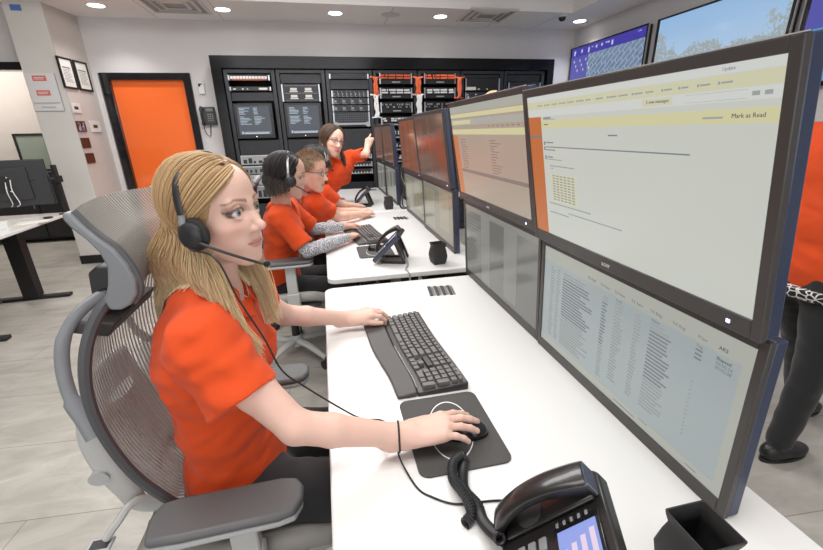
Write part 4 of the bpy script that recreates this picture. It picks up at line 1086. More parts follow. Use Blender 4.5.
def polygonize(F, lo, hi, h, B=12):
    """sparse surface nets"""
    lo = np.array(lo, float); hi = np.array(hi, float)
    nb = np.ceil((hi - lo) / (h * B)).astype(int); dims = nb * B + 2
    ii = np.stack(np.meshgrid(*[np.arange(n) for n in nb], indexing='ij'), -1).reshape(-1, 3)
    cen = lo + (ii + .5) * B * h; rad = B * h * .5 * 1.7321 + 2 * h
    dc = F.eval(cen); ii = ii[np.abs(dc) < rad * 1.7 + .02]; cen = lo + (ii + .5) * B * h
    pd = np.stack([F.prim(q, cen) for q in F.p], 1)
    loc = np.stack(np.meshgrid(*[np.arange(B + 1)] * 3, indexing='ij'), -1).reshape(-1, 3)
    key = lambda c: (c[:, 0].astype(np.int64) * dims[1] + c[:, 1]) * dims[2] + c[:, 2]
    cells, verts, eds = [], [], []
    add = np.array([q[6] == '+' for q in F.p])
    for b, c0, pv in zip(ii, cen, pd):
        dm = pv[add].min()
        act = [i for i in range(len(F.p)) if (pv[i] < max(dm, 0) * 1.2 + 2.1 * rad + .05) or (not add[i] and abs(pv[i]) < 1.2 * rad + .03) or (F.p[i][0] == 'p' and pv[i] < rad + .03)]
        base = b * B; P = lo + (base + loc) * h
        D = F.eval(P, act).reshape(B + 1, B + 1, B + 1)
        S_ = D < 0
        if S_.all() or not S_.any(): continue
        # cell vertices
        cs = np.zeros((B, B, B), int); sums = np.zeros((B, B, B, 3)); cnt = np.zeros((B, B, B))
        cor = [(i, j, k) for i in (0, 1) for j in (0, 1) for k in (0, 1)]
        for (i, j, k) in cor:
            for ax in range(3):
                if (i, j, k)[ax] == 1: continue
                o = [i, j, k]; o2 = o.copy(); o2[ax] = 1
                A = D[o[0]:o[0] + B, o[1]:o[1] + B, o[2]:o[2] + B]; C_ = D[o2[0]:o2[0] + B, o2[1]:o2[1] + B, o2[2]:o2[2] + B]
                m = (A < 0) != (C_ < 0)
                t = np.where(m, A / np.where(m, A - C_, 1), 0)
                for q in range(3):
                    sums[..., q] += np.where(m, o[q] + (t if q == ax else 0), 0)
                cnt += m
        on = np.argwhere(cnt > 0)
        v = sums[on[:, 0], on[:, 1], on[:, 2]] / cnt[on[:, 0], on[:, 1], on[:, 2]][:, None]
        cells.append(key(base + on)); verts.append(lo + (base + on + v) * h)
        for ax in range(3):
            sl = [slice(0, B)] * 3; sl2 = [slice(0, B)] * 3; sl2[ax] = slice(1, B + 1)
            A = S_[tuple(sl)]; C_ = S_[tuple(sl2)]
            e = np.argwhere(A != C_)
            if len(e): eds.append((ax, base + e, A[e[:, 0], e[:, 1], e[:, 2]]))
    cells = np.concatenate(cells); verts = np.concatenate(verts)
    o = np.argsort(cells); cells = cells[o]; verts = verts[o]
    quads = []
    for ax, e, inside in eds:
        u, w = [(1, 2), (2, 0), (0, 1)][ax]
        du = np.zeros(3, int); du[u] = 1; dw = np.zeros(3, int); dw[w] = 1
        ks = [key(e - du - dw), key(e - dw), key(e), key(e - du)]
        ix = [np.clip(np.searchsorted(cells, k), 0, len(cells) - 1) for k in ks]
        ok = np.all([cells[a] == k for a, k in zip(ix, ks)], axis=0)
        q = np.stack(ix, 1)[ok]; ins = inside[ok]
        q = np.where(ins[:, None], q, q[:, ::-1]); quads.append(q)
    return verts, np.concatenate(quads)
def smooth_verts(V, Q, n=1, lam=.5):
    for _ in range(n):
        acc = np.zeros_like(V); c = np.zeros(len(V))
        for a, b in ((0, 1), (1, 2), (2, 3), (3, 0)):
            np.add.at(acc, Q[:, a], V[Q[:, b]]); np.add.at(c, Q[:, a], 1)
            np.add.at(acc, Q[:, b], V[Q[:, a]]); np.add.at(c, Q[:, b], 1)
        V = V * (1 - lam) + lam * acc / np.maximum(c, 1)[:, None]
    return V
def mesh_np(name, V, Q, m, parent=None, col=None, smooth=True):
    me = bpy.data.meshes.new(name)
    V = np.asarray(V, np.float32); Q = np.asarray(Q, np.int32); k = Q.shape[1]
    me.vertices.add(len(V)); me.vertices.foreach_set('co', V.ravel())
    me.loops.add(Q.size); me.loops.foreach_set('vertex_index', Q.ravel())
    me.polygons.add(len(Q)); me.polygons.foreach_set('loop_start', np.arange(len(Q), dtype=np.int32) * k)
    me.update(calc_edges=True)
    me.polygons.foreach_set('use_smooth', np.ones(len(Q), bool))
    if col is not None:
        at = me.color_attributes.new('Col', 'FLOAT_COLOR', 'POINT')
        c = np.ones((len(V), 4), np.float32); c[:, :3] = col; at.data.foreach_set('color', c.ravel())
    me.materials.append(m); me.validate(); me.update()
    o = bpy.data.objects.new(name, me); COL.objects.link(o)
    if parent is not None: o.parent = parent; o.matrix_parent_inverse = pmat(parent).inverted()
    return o
def field_obj(name, F, lo, hi, h, m, parent, colf=None, sm=1):
    V, Q = polygonize(F, lo, hi, h)
    if sm: V = smooth_verts(V, Q, sm)
    return mesh_np(name, V, Q, m, parent, colf(V) if colf else None)
def attr_mat(name, rough, sss=0., sheen=0., bump=0., bscale=300., aniso=False, spec=.5):
    m = mat(name, (200, 200, 200), rough, sss=sss, sheen=sheen, spec=spec)
    a = nd(m, 'ShaderNodeAttribute'); a.attribute_name = 'Col'; lk(m, a.outputs['Color'], bsdf(m).inputs['Base Color'])
    if bump:
        n = nd(m, 'ShaderNodeTexNoise'); n.inputs['Scale'].default_value = bscale; n.inputs['Detail'].default_value = 3
        tc = nd(m, 'ShaderNodeTexCoord'); lk(m, tc.outputs['Object'], n.inputs['Vector'])
        b = nd(m, 'ShaderNodeBump'); b.inputs['Strength'].default_value = bump; b.inputs['Distance'].default_value = .002
        lk(m, n.outputs['Fac'], b.inputs['Height']); lk(m, b.outputs[0], bsdf(m).inputs['Normal'])
    return m
M_skin = attr_mat('skin', .48, sss=.12, spec=.35)
M_hair = attr_mat('hair', .42, spec=.4)
def shirt_mat(name, c):
    m = mat(name, c, .8, sheen=.08, spec=.15)
    n = noise_color(m, tuple(x * .96 for x in c), c, 6, 3)
    w = nd(m, 'ShaderNodeTexNoise'); w.inputs['Scale'].default_value = 900
    tc = nd(m, 'ShaderNodeTexCoord'); lk(m, tc.outputs['Object'], w.inputs['Vector'])
    b = nd(m, 'ShaderNodeBump'); b.inputs['Strength'].default_value = .25; b.inputs['Distance'].default_value = .001
    lk(m, w.outputs['Fac'], b.inputs['Height']); lk(m, b.outputs[0], bsdf(m).inputs['Normal'])
    return m
M_shirt = shirt_mat('orange_polo_fabric', (216, 78, 34))
M_shirt2 = shirt_mat('orange_tshirt_fabric', (226, 82, 38))
M_trouser = mat('black_trouser_fabric', (27, 27, 29), .85, sheen=.2)
M_trousmain = mat('black_trouser_fabric_soft', (34, 33, 35), .85, sheen=.2)
M_shoe = mat('black_shoe_leather', (30, 29, 30), .4)
M_eyew = mat('eye_white', (204, 200, 199), .15)
M_iris = mat('iris_blue_grey', (108, 122, 126), .1); M_irisb = mat('iris_brown', (70, 48, 36), .1); M_pupil = mat('pupil', (8, 8, 10), .05)
M_sleeve = mat('grey_patterned_knit', (168, 168, 172), .9); noise_color(M_sleeve, (112, 112, 118), (206, 206, 210), 130, 3, lo=.4, hi=.6)

rs_ = np.random.RandomState(4)
_fd = rs_.normal(size=(14, 3)); _fd /= np.linalg.norm(_fd, axis=1)[:, None]; _ff = rs_.uniform(30, 120, 14); _fp = rs_.uniform(0, 6.28, 14)
def folds(amp, stretch=(1, 1, 1), seed=0):
    st = np.array(stretch)
    def f(P, d):
        near = np.abs(d) < .05; Q = P[near] * st + seed * .37; o = np.zeros(len(Q))
        for k in range(14):
            o += np.sin(Q @ _fd[k] * _ff[k] + _fp[k] + 1.3 * np.sin(Q @ _fd[(k + 5) % 14] * _ff[(k + 3) % 14] * .5)) / 14 * (1.3 if _ff[k] < 70 else .7)
        o = np.sign(o) * np.abs(o) ** 1.0
        d = d.copy(); d[near] += amp * 2.6 * o; return d
    return f

def rot(yaw, pitch=0., roll=0.):
    """pitch>0 looks down, degrees"""
    return np.array((Matrix.Rotation(math.radians(yaw), 3, 'Z') @ Matrix.Rotation(math.radians(pitch), 3, 'Y') @ Matrix.Rotation(math.radians(roll), 3, 'X')))

def head_field(F, pos, R, s=1., detail=True, male=False, open_smile=False):
    T = lambda p: np.array(pos) + R @ (np.array(p) * s)
    c = lambda a, b, ra, rb=None, k=.01, op='+': F.cone(T(a), T(b), ra * s, (ra if rb is None else rb) * s, k * s, op)
    e = lambda p, r, k=.02, op='+', Rl=None: F.ell(T(p), np.array(r) * s, R if Rl is None else R @ Rl, k * s, op)
    e((-.010, 0, .034), (.089, .074, .086))
    e((.018, 0, -.012), (.068, .064, .085), .02)
    e((.03, 0, .05), (.058, .06, .052), .03)
    for y in (-1, 1):
        c((-.012, y * .050, -.050), (.058, y * .019, -.096), .022, .017, .03)   # jaw line
        c((-.018, y * .056, -.02), (-.012, y * .050, -.052), .018, .02, .03)
        e((.052, y * .037, -.026), (.027, .024, .022), .025)                     # cheek
        e((.052, y * .03, -.062), (.024, .022, .024), .02)
    e((.070, 0, -.099), (.018, .021, .016), .02)                                   # chin
    e((.066, 0, -.064), (.025, .033, .026), .02)                                   # muzzle
    if detail:
        for y in (-1, 1):
            c((.083, y * .010, .024), (.076, y * .044, .024), .0065, .008, .014)
            e((.096, y * .0325, .006), (.019, .021, .0155), .012, '-')
            e((.074, y * .017, -.024), (.020, .012, .020), .018)                # socket
            # lids hug the eyeball (centre .0745,+-.0315,.006 r .0122)
            up = [(.0785, y * .0175, .0035), (.0850, y * .024, .0140), (.0868, y * .032, .0172), (.0825, y * .0405, .0145), (.0730, y * .0475, .0062)]
            dn = [(.0785, y * .0175, .0030), (.0840, y * .025, -.0040), (.0852, y * .033, -.0062), (.0805, y * .0415, -.0035), (.0730, y * .0475, .0055)]
            for L, r in ((up, .0028), (dn, .0022)):
                for i in range(4): c(L[i], L[i + 1], r, r, .004)
            e((.0725, y * .0325, .0055), (.0125, .0125, .0125), .003)
        c((.084, 0, .018), (.093, 0, -.008), .0075, .0075, .016)
        c((.093, 0, -.008), (.1085, 0, -.0265), .0075, .0085, .01)
        e((.1075, 0, -.0285), (.0105, .0092, .0085), .008)
        for y in (-1, 1):
            e((.0965, y * .0112, -.0340), (.009, .0062, .0068), .006)
        for y in (-1, 1): e((.0985, y * .0085, -.0412), (.0045, .0028, .0026), .0015, '-')
        c((.096, 0, -.039), (.0905, 0, -.053), .004, .004, .008)
        wd = .029 if open_smile else .027
        up = [(.0785, -wd, -.0632), (.0865, -.012, -.0612), (.0905, -.004, -.0592), (.0902, 0, -.0598), (.0905, .004, -.0592), (.0865, .012, -.0612), (.0785, wd, -.0632)]
        rr = [.0014, .0026, .0033, .0031, .0033, .0026, .0014]
        for i in range(6): c(up[i], up[i + 1], rr[i], rr[i + 1], .004)
        dz = -.008 if open_smile else 0
        dn = [(.0785, -wd, -.0640), (.086, -.012, -.0700 + dz), (.0885, 0, -.0712 + dz), (.086, .012, -.0700 + dz), (.0785, wd, -.0640)]
        rr = [.0014, .0034, .0040, .0034, .0014]
        for i in range(4): c(dn[i], dn[i + 1], rr[i], rr[i + 1], .004)
        c((.083, -wd + .002, -.0638), (.0965, 0, -.0652), .0011, .0011, .0015, '-'); c((.083, wd - .002, -.0638), (.0965, 0, -.0652), .0011, .0011, .0015, '-')
    else:
        for y in (-1, 1): e((.092, y * .031, .005), (.014, .018, .011), .012, '-')
        c((.084, 0, .016), (.104, 0, -.030), .008, .011, .014)
        c((.088, -.018, -.063), (.088, .018, -.063), .006, .006, .006)
    for y in (-1, 1):                                                                  # ears
        Rl = np.array(Matrix.Rotation(y * .35, 3, 'Z') @ Matrix.Rotation(-.2, 3, 'Y'))
        e((-.012, y * .077, -.004), (.017, .007, .030), .006, '+', Rl)
        e((-.008, y * .083, .002), (.008, .005, .014), .004, '-', Rl)
def face_color(pos, R, s, base, lip, brow, blush=(.0, 0, 0), makeup=1., beard=None):
    base = np.array(lin(base)); lip = np.array(lin(lip)); brow = np.array(lin(brow))
    def f(V):
        L = ((V - np.array(pos)) @ R) / s; x, y, z = L.T; ay = np.abs(y)
        C = np.tile(base, (len(V), 1))
        red = base * np.array([1.02, .80, .76])
        def bl(m, c):
            nonlocal C
            m = np.clip(m, 0, 1)[:, None]; C = C * (1 - m) + np.array(c) * m
        fr = (x > .03) & (z < .11) & (z > -.13)
        bl(fr * .45 * np.exp(-(((ay - .045) / .018) ** 2 + ((z + .03) / .02) ** 2)), red)
        bl(fr * .4 * np.exp(-((y / .012) ** 2 + ((z + .033) / .01) ** 2)), red)
        # lips
        wd = .027; zc = -.066 + .0024 * (ay / wd) ** 2; topc = zc + .0100 * (1 - (ay / wd) ** 2) - .002 * np.exp(-(y / .003) ** 2); bot = zc - .0105 * (1 - (ay / wd) ** 2)
        m = (ay < wd) & (z < topc) & (z > bot) & (x > .075)
        bl(m * .85, lip)
        bl(m * .6 * np.exp(-((z - zc) / .0014) ** 2), lip * .45)
        # brows
        t = (ay - .011) / .045; bz = .0280 + .0055 * np.sin(np.clip(t, 0, 1) * 2.2) - .016 * np.clip(t - .6, 0, 1)
        hw = .0042 * (1 - .65 * np.clip(t, 0, 1))
        bl(((t > 0) & (t < 1) & (x > .04)) * .85 * np.exp(-((z - bz) / hw) ** 2), brow)
        if makeup:
            # eyeliner / lashes / shadow around the eye opening
            ex, ez = ay - .0325, z - .0055
            r = np.sqrt((ex / .0165) ** 2 + (ez / .0112) ** 2)
            bl((x > .06) * .85 * makeup * np.exp(-((r - 1.0) / .22) ** 2) * (ez > -.004 - .3 * ex), (.018, .012, .012))
            bl((x > .06) * .35 * makeup * np.exp(-((r - 1.45) / .35) ** 2) * (ez > 0), brow)
            w = np.exp(-((ez - .35 * (ex - .0155) - .003) / .0016) ** 2) * (ex > .011) * (ex < .022)
            bl((x > .055) * .85 * makeup * w, (.018, .012, .012))
        if beard is not None:
            bl(((z < -.05) & (x > .0)) * .35, beard)
        return C
    return f
def eyes(pos, R, s, parent, iris, gaze=(1, 0, 0)):
    g3 = np.array(gaze, float); g3 /= np.linalg.norm(g3)
    for y in (-1, 1):
        c = np.array(pos) + R @ (np.array((.0735, y * .0325, .0055)) * s)
        a = G().ball((0, 0, 0), .0136 * s, 24); e = obj('eyeball', a, M_eyew, parent, world=True); 
        gw = R @ g3; z = Vector(gw); x = z.orthogonal().normalized(); yv = z.cross(x)
        M = Matrix(((x.x, yv.x, z.x, c[0]), (x.y, yv.y, z.y, c[1]), (x.z, yv.z, z.z, c[2]), (0, 0, 0, 1)))
        e.matrix_parent_inverse = pmat(parent).inverted(); e.matrix_basis = M
        r = .0136 * s
        cap = lambda t0, t1, rr: G().grid(lambda u, v: ((rr) * math.sin(t0 + (t1 - t0) * u) * math.cos(2 * PI * v), rr * math.sin(t0 + (t1 - t0) * u) * math.sin(2 * PI * v), rr * math.cos(t0 + (t1 - t0) * u)), 6, 24)
        obj('iris', cap(0, .49, r * 1.012), iris, e); obj('pupil', cap(0, .2, r * 1.022), M_pupil, e)

def hand_field(F, wrist, fwd, up, thumb_side, s=1., curls=(30, 30, 30, 30), spread=.05, base=10, thumb=(35, 20), k=.008, rk=1.):
    """wrist point, fwd: towards the fingers, up: back of the hand, thumb_side: +1 when the thumb is on the up x fwd side"""
    f = np.array(fwd, float); f /= np.linalg.norm(f); u = np.array(up, float); u -= f * (u @ f); u /= np.linalg.norm(u)
    l = np.cross(u, f) * thumb_side; w = np.array(wrist, float)
    P = lambda a, b, c: w + (f * a + l * b + u * c) * s
    kn = [(.083, .027, .004), (.088, .009, .007), (.084, -.009, .005), (.074, -.026, .001)]
    ln = [.069, .077, .071, .055]; rad = [.0085, .0088, .0083, .0073]
    F.cone(P(-.03, 0, 0), P(.012, 0, 0), .025 * s * rk, .024 * s * rk, .02)
    F.ell(P(.045, .001, -.002), np.array((.050, .036, .0145)) * s, np.stack([f, l, u], 1), .02)
    ends = []
    for i in range(4):
        K = P(*kn[i]); F.cone(P(.015, kn[i][1] * .5, 0), K, .0125 * s, .0112 * s, .012)
        sp = (1.5 - i) * spread; d = f * math.cos(sp) + l * math.sin(sp)
        ang = math.radians(base); p = K; r = rad[i]
        for j, fr in enumerate((.44, .31, .25)):
            dd = d * math.cos(ang) - u * math.sin(ang); q = p + dd * ln[i] * fr * s
            F.cone(p, q, r * s, r * .92 * s, .0035 if j else .006); p = q; r *= .92; ang += math.radians(curls[i] * (1 if j == 0 else .8))
        ends.append((p, dd, r * s))
    a, b = thumb; t0 = P(.018, .018, -.004); a = math.radians(a)
    t1 = t0 + (f * math.cos(a) + l * math.sin(a) - u * .15) * .040 * s; a2 = a - math.radians(b)
    t2 = t1 + (f * math.cos(a2) + l * math.sin(a2) - u * .2) * .033 * s; a3 = a2 - math.radians(b)
    t3 = t2 + (f * math.cos(a3) + l * math.sin(a3) - u * .2) * .024 * s
    F.cone(t0, t1, .0165 * s, .0115 * s, .014); F.cone(t1, t2, .0112 * s, .0098 * s, .004); F.cone(t2, t3, .0098 * s, .0082 * s, .004)
    return ends, (f, l, u)

def strands(name, parent, curves, r, m, cols, tip=.35, n=4):
    """curves: list of (pts Kx3), cols: list of (root,mid,tip) colour triples; one mesh"""
    V = []; Q = []; C = []; o = 0
    for pts, (c0, c1, c2) in zip(curves, cols):
        P = np.array(pts); K = len(P); T = np.gradient(P, axis=0); T /= np.linalg.norm(T, axis=1)[:, None] + 1e-9
        ref = np.array((0.3, 1, .1)); A = np.cross(T, ref); A /= np.linalg.norm(A, axis=1)[:, None] + 1e-9; Bv = np.cross(T, A)
        t = np.linspace(0, 1, K); rr = r * (1 - (1 - tip) * t ** 3)
        ang = np.arange(n) * 2 * PI / n
        ring = P[:, None] + rr[:, None, None] * (np.cos(ang)[None, :, None] * A[:, None] + np.sin(ang)[None, :, None] * Bv[:, None])
        V.append(ring.reshape(-1, 3))
        i, k = np.meshgrid(np.arange(K - 1), np.arange(n), indexing='ij'); k2 = (k + 1) % n
        Q.append(np.stack([o + i * n + k, o + i * n + k2, o + (i + 1) * n + k2, o + (i + 1) * n + k], -1).reshape(-1, 4))
        tt = t[:, None]; c0, c1, c2 = map(np.array, (c0, c1, c2))
        cc = np.where(tt < .5, c0 + (c1 - c0) * tt * 2, c1 + (c2 - c1) * (tt - .5) * 2)
        C.append(np.repeat(cc, n, 0)); o += K * n
    return mesh_np(name, np.concatenate(V), np.concatenate(Q), m, parent, np.concatenate(C))
def long_hair(parent, pos, R, s, count, colors, length=.30, part_y=.012, seed=1, r=.0011, front=70, wave=.006, fwd=.045, vol=.016, cap=True, blunt=.9, part_front=(.62, .78), spread_out=.02, clear=None, gather=(1, 0)):
    """hair parted on top, falling from the part over the skull and hanging down"""
    rg = np.random.RandomState(seed); T = lambda P: np.array(pos) + (P * s) @ R.T
    E = np.array((.092, .079, .087)); C0 = np.array((-.010, 0, .034))
    curves = []; cols = []
    down = np.array(R).T @ np.array((0, 0, -1.))         # world down in head space
    for i in range(count):
        side = -1 if rg.rand() < .5 else 1; t = rg.rand() ** .8; fw = fwd if np.isscalar(fwd) else fwd[0 if side < 0 else 1]
        a0 = math.atan2(part_front[1], part_front[0]); a = a0 + (PI * .86 - a0) * t      # elevation angle along the part, front to crown/back
        d0 = np.array((math.cos(a), part_y / .08 + side * .02, math.sin(a))); d0 /= np.linalg.norm(d0)
        phi = math.radians(front + (180 - front) * (t ** .75) * rg.uniform(.93, 1.0)); el = -.30
        d1 = np.array((math.cos(phi) * math.cos(el), side * math.sin(phi) * math.cos(el), math.sin(el))); d1 /= np.linalg.norm(d1)
        om = math.acos(np.clip(d0 @ d1, -1, 1)); off = rg.rand() ** 1.5 * vol; n1 = 9
        pts = []
        for q in range(n1):
            w = q / (n1 - 1); d = (math.sin((1 - w) * om) * d0 + math.sin(w * om) * d1) / math.sin(om)
            lift = .0035 + off * min(1, w * 2.2 + .25)
            pts.append(C0 + d * (E + lift) + d * lift * .0)
        p = pts[-1]; n2 = 11; L = length * rg.uniform(blunt, 1.02) * ((gather[0] if (phi > 2.7 or gather[0] == 1) else .60 + .25 * abs(phi - 2.2)) if phi > 1.72 else 1)
        tang = (pts[-1] - pts[-2]); tang /= np.linalg.norm(tang)
        ph = rg.rand() * 1.2 + phi * 2; wv = wave * rg.uniform(.6, 1.3)
        outw = np.array((math.cos(phi), side * math.sin(phi), 0)); total = max(L + (down @ pts[-1]) * -1, .05) * (rg.uniform(blunt, 1.) if length < .13 else 1)
        step = total / n2
        for q in range(n2):
            w = (q + 1) / n2; k = min(1, .25 + w * 1.6)
            dirn = tang * (1 - k) + down * k; dirn /= np.linalg.norm(dirn)
            fx = np.array((1, 0, 0)) * fw * float(np.clip((2.25 - phi) / .5, -.6, 1.5)) / n2 * 1.2
            p = p + dirn * step + fx + outw * (spread_out / n2) * math.sin(w * PI * .9) + outw * wv * math.sin(w * 8 + ph) * .5 + np.array((1, 0, 0)) * wv * math.cos(w * 8 + ph) * .4 + np.array((rg.normal(), rg.normal(), 0)) * .0009
            if phi > 1.95: p[1] *= 1 - gather[1]; p[0] -= gather[1] * .02
            pts.append(p)
        P = T(np.array(pts))
        if clear is not None: P = clear(P)
        curves.append(P); c = colors(rg, side, phi, t); cols.append(c)
    o = strands('hair', parent, curves, r * s, M_hair, cols)
    if cap:
        F = Field(); F.ell(np.array(pos) + R @ (C0 * s), (E + .0045) * s, R, .01)
        fp = np.array(pos) + R @ (np.array((.115, part_y * .0, -.045)) * s); F.ell(fp, np.array((.098, .125, .142)) * s, R, .004, '-')
        F.plane(np.array(pos) + R @ (np.array((0, 0, -.045)) * s), R @ np.array((0.25, 0, -1.)))
        c = np.array(pos); e = .13 * s
        c0 = np.mean([colors(np.random.RandomState(q), 1, 2, .5)[0] for q in range(12)], axis=0)
        field_obj('hair_base', F, c - e, c + e, .004, M_hair, parent, lambda V: np.tile(c0, (len(V), 1)), 0)
    return o

def headset(label, pos, R, s, side=-1, band=M_blackp, tip=(.125, -.035, -.078), both=True, band_back=-.02, wid=.092, cup_z=-.008, cs=1.):
    """on-ear headset with boom; head-space coordinates"""
    T = lambda p: Vector(np.array(pos) + R @ (np.array(p, float) * s))
    hs = bpy.data.objects.new('headset', None); COL.objects.link(hs); hs.location = T((0, 0, 0)); 
    tag(hs, label, 'headset')
    arc = [(band_back - .012 * math.sin(a), -wid * math.cos(a) * 1.02 if True else 0, .018 + .112 * math.sin(a)) for a in np.linspace(0, PI, 25)]
    obj('headband', G().tube([T(p) for p in arc], (.0085 if band is M_blackp else .0055) * s, 8, up=R @ np.array((1., 0, 0)), flat=(1., .32)), band, hs, world=True)
    for sd in ((side, -side) if both else (side,)):
        c = np.array((band_back + .012, sd * wid, cup_z)); ax = R @ np.array((0., sd, 0.))
        A = T(c); a = Vector(ax)
        obj('ear_cushion', G().tube([A - a * .016 * s, A - a * .010 * s, A - a * .001 * s, A + a * .002 * s], [.024 * s * cs, .031 * s * cs, .031 * s * cs, .027 * s * cs], 24), M_blackm, hs, world=True)
        obj('ear_cup', G().tube([A + a * .002 * s, A + a * .008 * s, A + a * .013 * s, A + a * .014 * s], [.025 * s * cs, .024 * s * cs, .018 * s * cs, .006 * s * cs], 24), M_blackp, hs, world=True)
        obj('slider', G().tube([T(c + np.array((-.008, sd * .004, .012))), T(c + np.array((-.012, sd * .004, .028))), T(c + np.array((-.012, -sd * .001, .046)))], [.0085 * s, .0075 * s, .006 * s], 10, flat=(1, .5)), M_grey, hs, world=True)
    c = np.array((band_back + .012, side * (wid + .008), cup_z - .004))
    pth = [c + np.array((.006, 0, -.002)), c + np.array((.03, side * -.002, -.014)), (np.array(tip) + c) / 2 + np.array((.006, side * .006, -.004)), np.array(tip) - np.array((.016, side * .002, .0)), np.array(tip)]
    P = spline([T(p) for p in pth], 5); n = len(P)
    bm = obj('boom', G().tube(P, [.0031 * s] * n, 8), M_blackp, hs, world=True)
    obj('microphone', G().tube([P[-5], P[-4], P[-2], P[-1] + (P[-1] - P[-2]) * .9], [.0038 * s, .0060 * s, .0066 * s, .0048 * s], 10), M_blackm, bm, world=True)
    return hs, T(c + np.array((0, side * .004, -.022)))
# ================================================================ PEOPLE
def person(label, loc): return thing('person', label, 'person', loc)
def arm(F, sh, el, wr, ru=.047, re=.036, rw=.0255, k=.02, s=1.):
    sh, el, wr = (np.array(q, float) for q in (sh, el, wr))
    m = sh * .45 + el * .55; F.cone(sh, m, ru * s, ru * .93 * s, k); F.cone(m, el, ru * .93 * s, re * s, .01)
    b = el * .68 + wr * .32; F.cone(el, b, re * s, re * 1.02 * s, .012); F.cone(b, wr, re * 1.02 * s, rw * s, .01)
def torso_axes(fdir):
    f = np.array((math.cos(math.radians(fdir)), math.sin(math.radians(fdir)), 0)); return f, np.array((-f[1], f[0], 0)), np.array((0, 0, 1.))
def shirt_field(neck, chest, belly, pelvis, shL, shR, fdir, s=1., bust=0., lean=None, hem=None, width=1., k=.05, fold=.003, seed=0, stretch=(1, 1, 1.6)):
    f, l, u = torso_axes(fdir); F = Field(); Rm = np.stack([f, l, u], 1)
    ax = np.array(neck) - np.array(pelvis); ax = ax / np.linalg.norm(ax)
    f2 = f - ax * (f @ ax); f2 /= np.linalg.norm(f2); Rt = np.stack([f2, l, ax], 1)
    F.ell(chest, np.array((.112, .165 * width, .165)) * s, Rt, .03)
    F.ell(belly, np.array((.108, .150 * width, .16)) * s, Rt, k)
    F.ell(pelvis, np.array((.125, .172 * width, .13)) * s, Rt, k)
    for S_ in (shL, shR):
        S_ = np.array(S_); F.cone(np.array(neck) + (S_ - np.array(neck)) * .3 - ax * .012, S_, .050 * s, .054 * s, .05)
        F.cone(np.array(chest) + (S_ - np.array(neck)) * .3, S_, .085 * s, .06 * s, .04)
    if bust:
        for y in (-1, 1): F.ell(np.array(chest) + f2 * .075 * s + l * y * .072 * s - ax * .035 * s, np.array((.062, .066, .064)) * s * bust, Rt, .035)
    F.post = folds(fold, stretch, seed)
    return F, (f, l, u, Rt, ax)
def sleeve(F, sh, el, frac, r0, r1, k=.03, gap=.008, arm_r=.044):
    sh, el = np.array(sh, float), np.array(el, float); e = sh + (el - sh) * frac; d = (el - sh) / np.linalg.norm(el - sh)
    F.cone(sh, e + d * .04, r0, r1 + .004, k)
    return e, d
def cut_sleeve(F, e, d, r1, lip=.005):
    """hollow hem: everything beyond the hem is cut, and the mouth is opened"""
    F.p.append(('p', e, d, None, None, .002, '-', 'local'))
# a plane that only acts near a point
_old = Field.prim
def _prim(q, P):
    if q[0] == 'p' and len(q) > 7:
        return _old(q, P)
    return _old(q, P)
Field.prim = staticmethod(_prim)

# ---------------------------------------------------------------- the woman in the foreground
HP = np.array((-.230, .900, 1.270)); HR = rot(-25.3, -1.7, 2.1); HS = .95
pw = person('seated woman with long blonde hair, orange polo shirt and headset, nearest the camera', (-.28, .93, 0))
neck = np.array((-.262, .918, 1.115)); chest = np.array((-.294, .915, .955)); belly = np.array((-.300, .935, .78)); pelv = np.array((-.300, .955, .60))
shR = np.array((-.258, .765, 1.043)); shL = np.array((-.262, 1.075, 1.045))
elR = np.array((-.100, .677, .878)); wrR = np.array((.118, .701, .790))
elL = np.array((-.165, 1.245, .868)); wrL = np.array((.035, 1.333, .789))
B = Field(); head_field(B, HP, HR, HS)
F_ = lambda p: HP + HR @ (np.array(p) * HS)
B.cone(F_((-.022, 0, -.055)), neck + (.0, 0, -.01), .047, .050, .025)
B.cone(F_((-.03, 0, -.02)), neck + (-.02, 0, 0), .045, .05, .02)
B.ell(chest + (0, 0, .02), (.095, .14, .13), None, .05); B.ell(belly, (.09, .125, .15), None, .04); B.ell(pelv, (.1, .14, .1), None, .04)
for S_ in (shR, shL): B.cone(neck + (0, 0, -.03), S_ + (0, 0, -.008), .03, .036, .04)
arm(B, shR + (0, 0, -.01), elR, wrR, .0425, .0325, .0230); arm(B, shL + (0, 0, -.01), elL, wrL, .042, .033, .0225)
hd = Field()
endR, axR = hand_field(B, wrR + (.004, 0, 0), (1, .03, .04), (-.03, -.02, 1), 1, 1.10, (15, 15, 16, 20), .10, 8, (30, 14))
endL, axL = hand_field(B, wrL + (.002, 0, 0), (1, .06, .10), (-.02, -.12, 1), -1, 1.02, (40, 36, 34, 34), .07, 14, (20, 4))
colf = face_color(HP, HR, HS, (217, 179, 164), (198, 134, 124), (112, 80, 58), makeup=1.)
lo = np.array((-.5, .6, .45)); hi = np.array((.34, 1.46, 1.42))
field_obj('body', B, lo, hi, .0022, M_skin, pw, colf, 1)
eyes(HP, HR, HS, pw, M_iris, (1, -.10, .08))
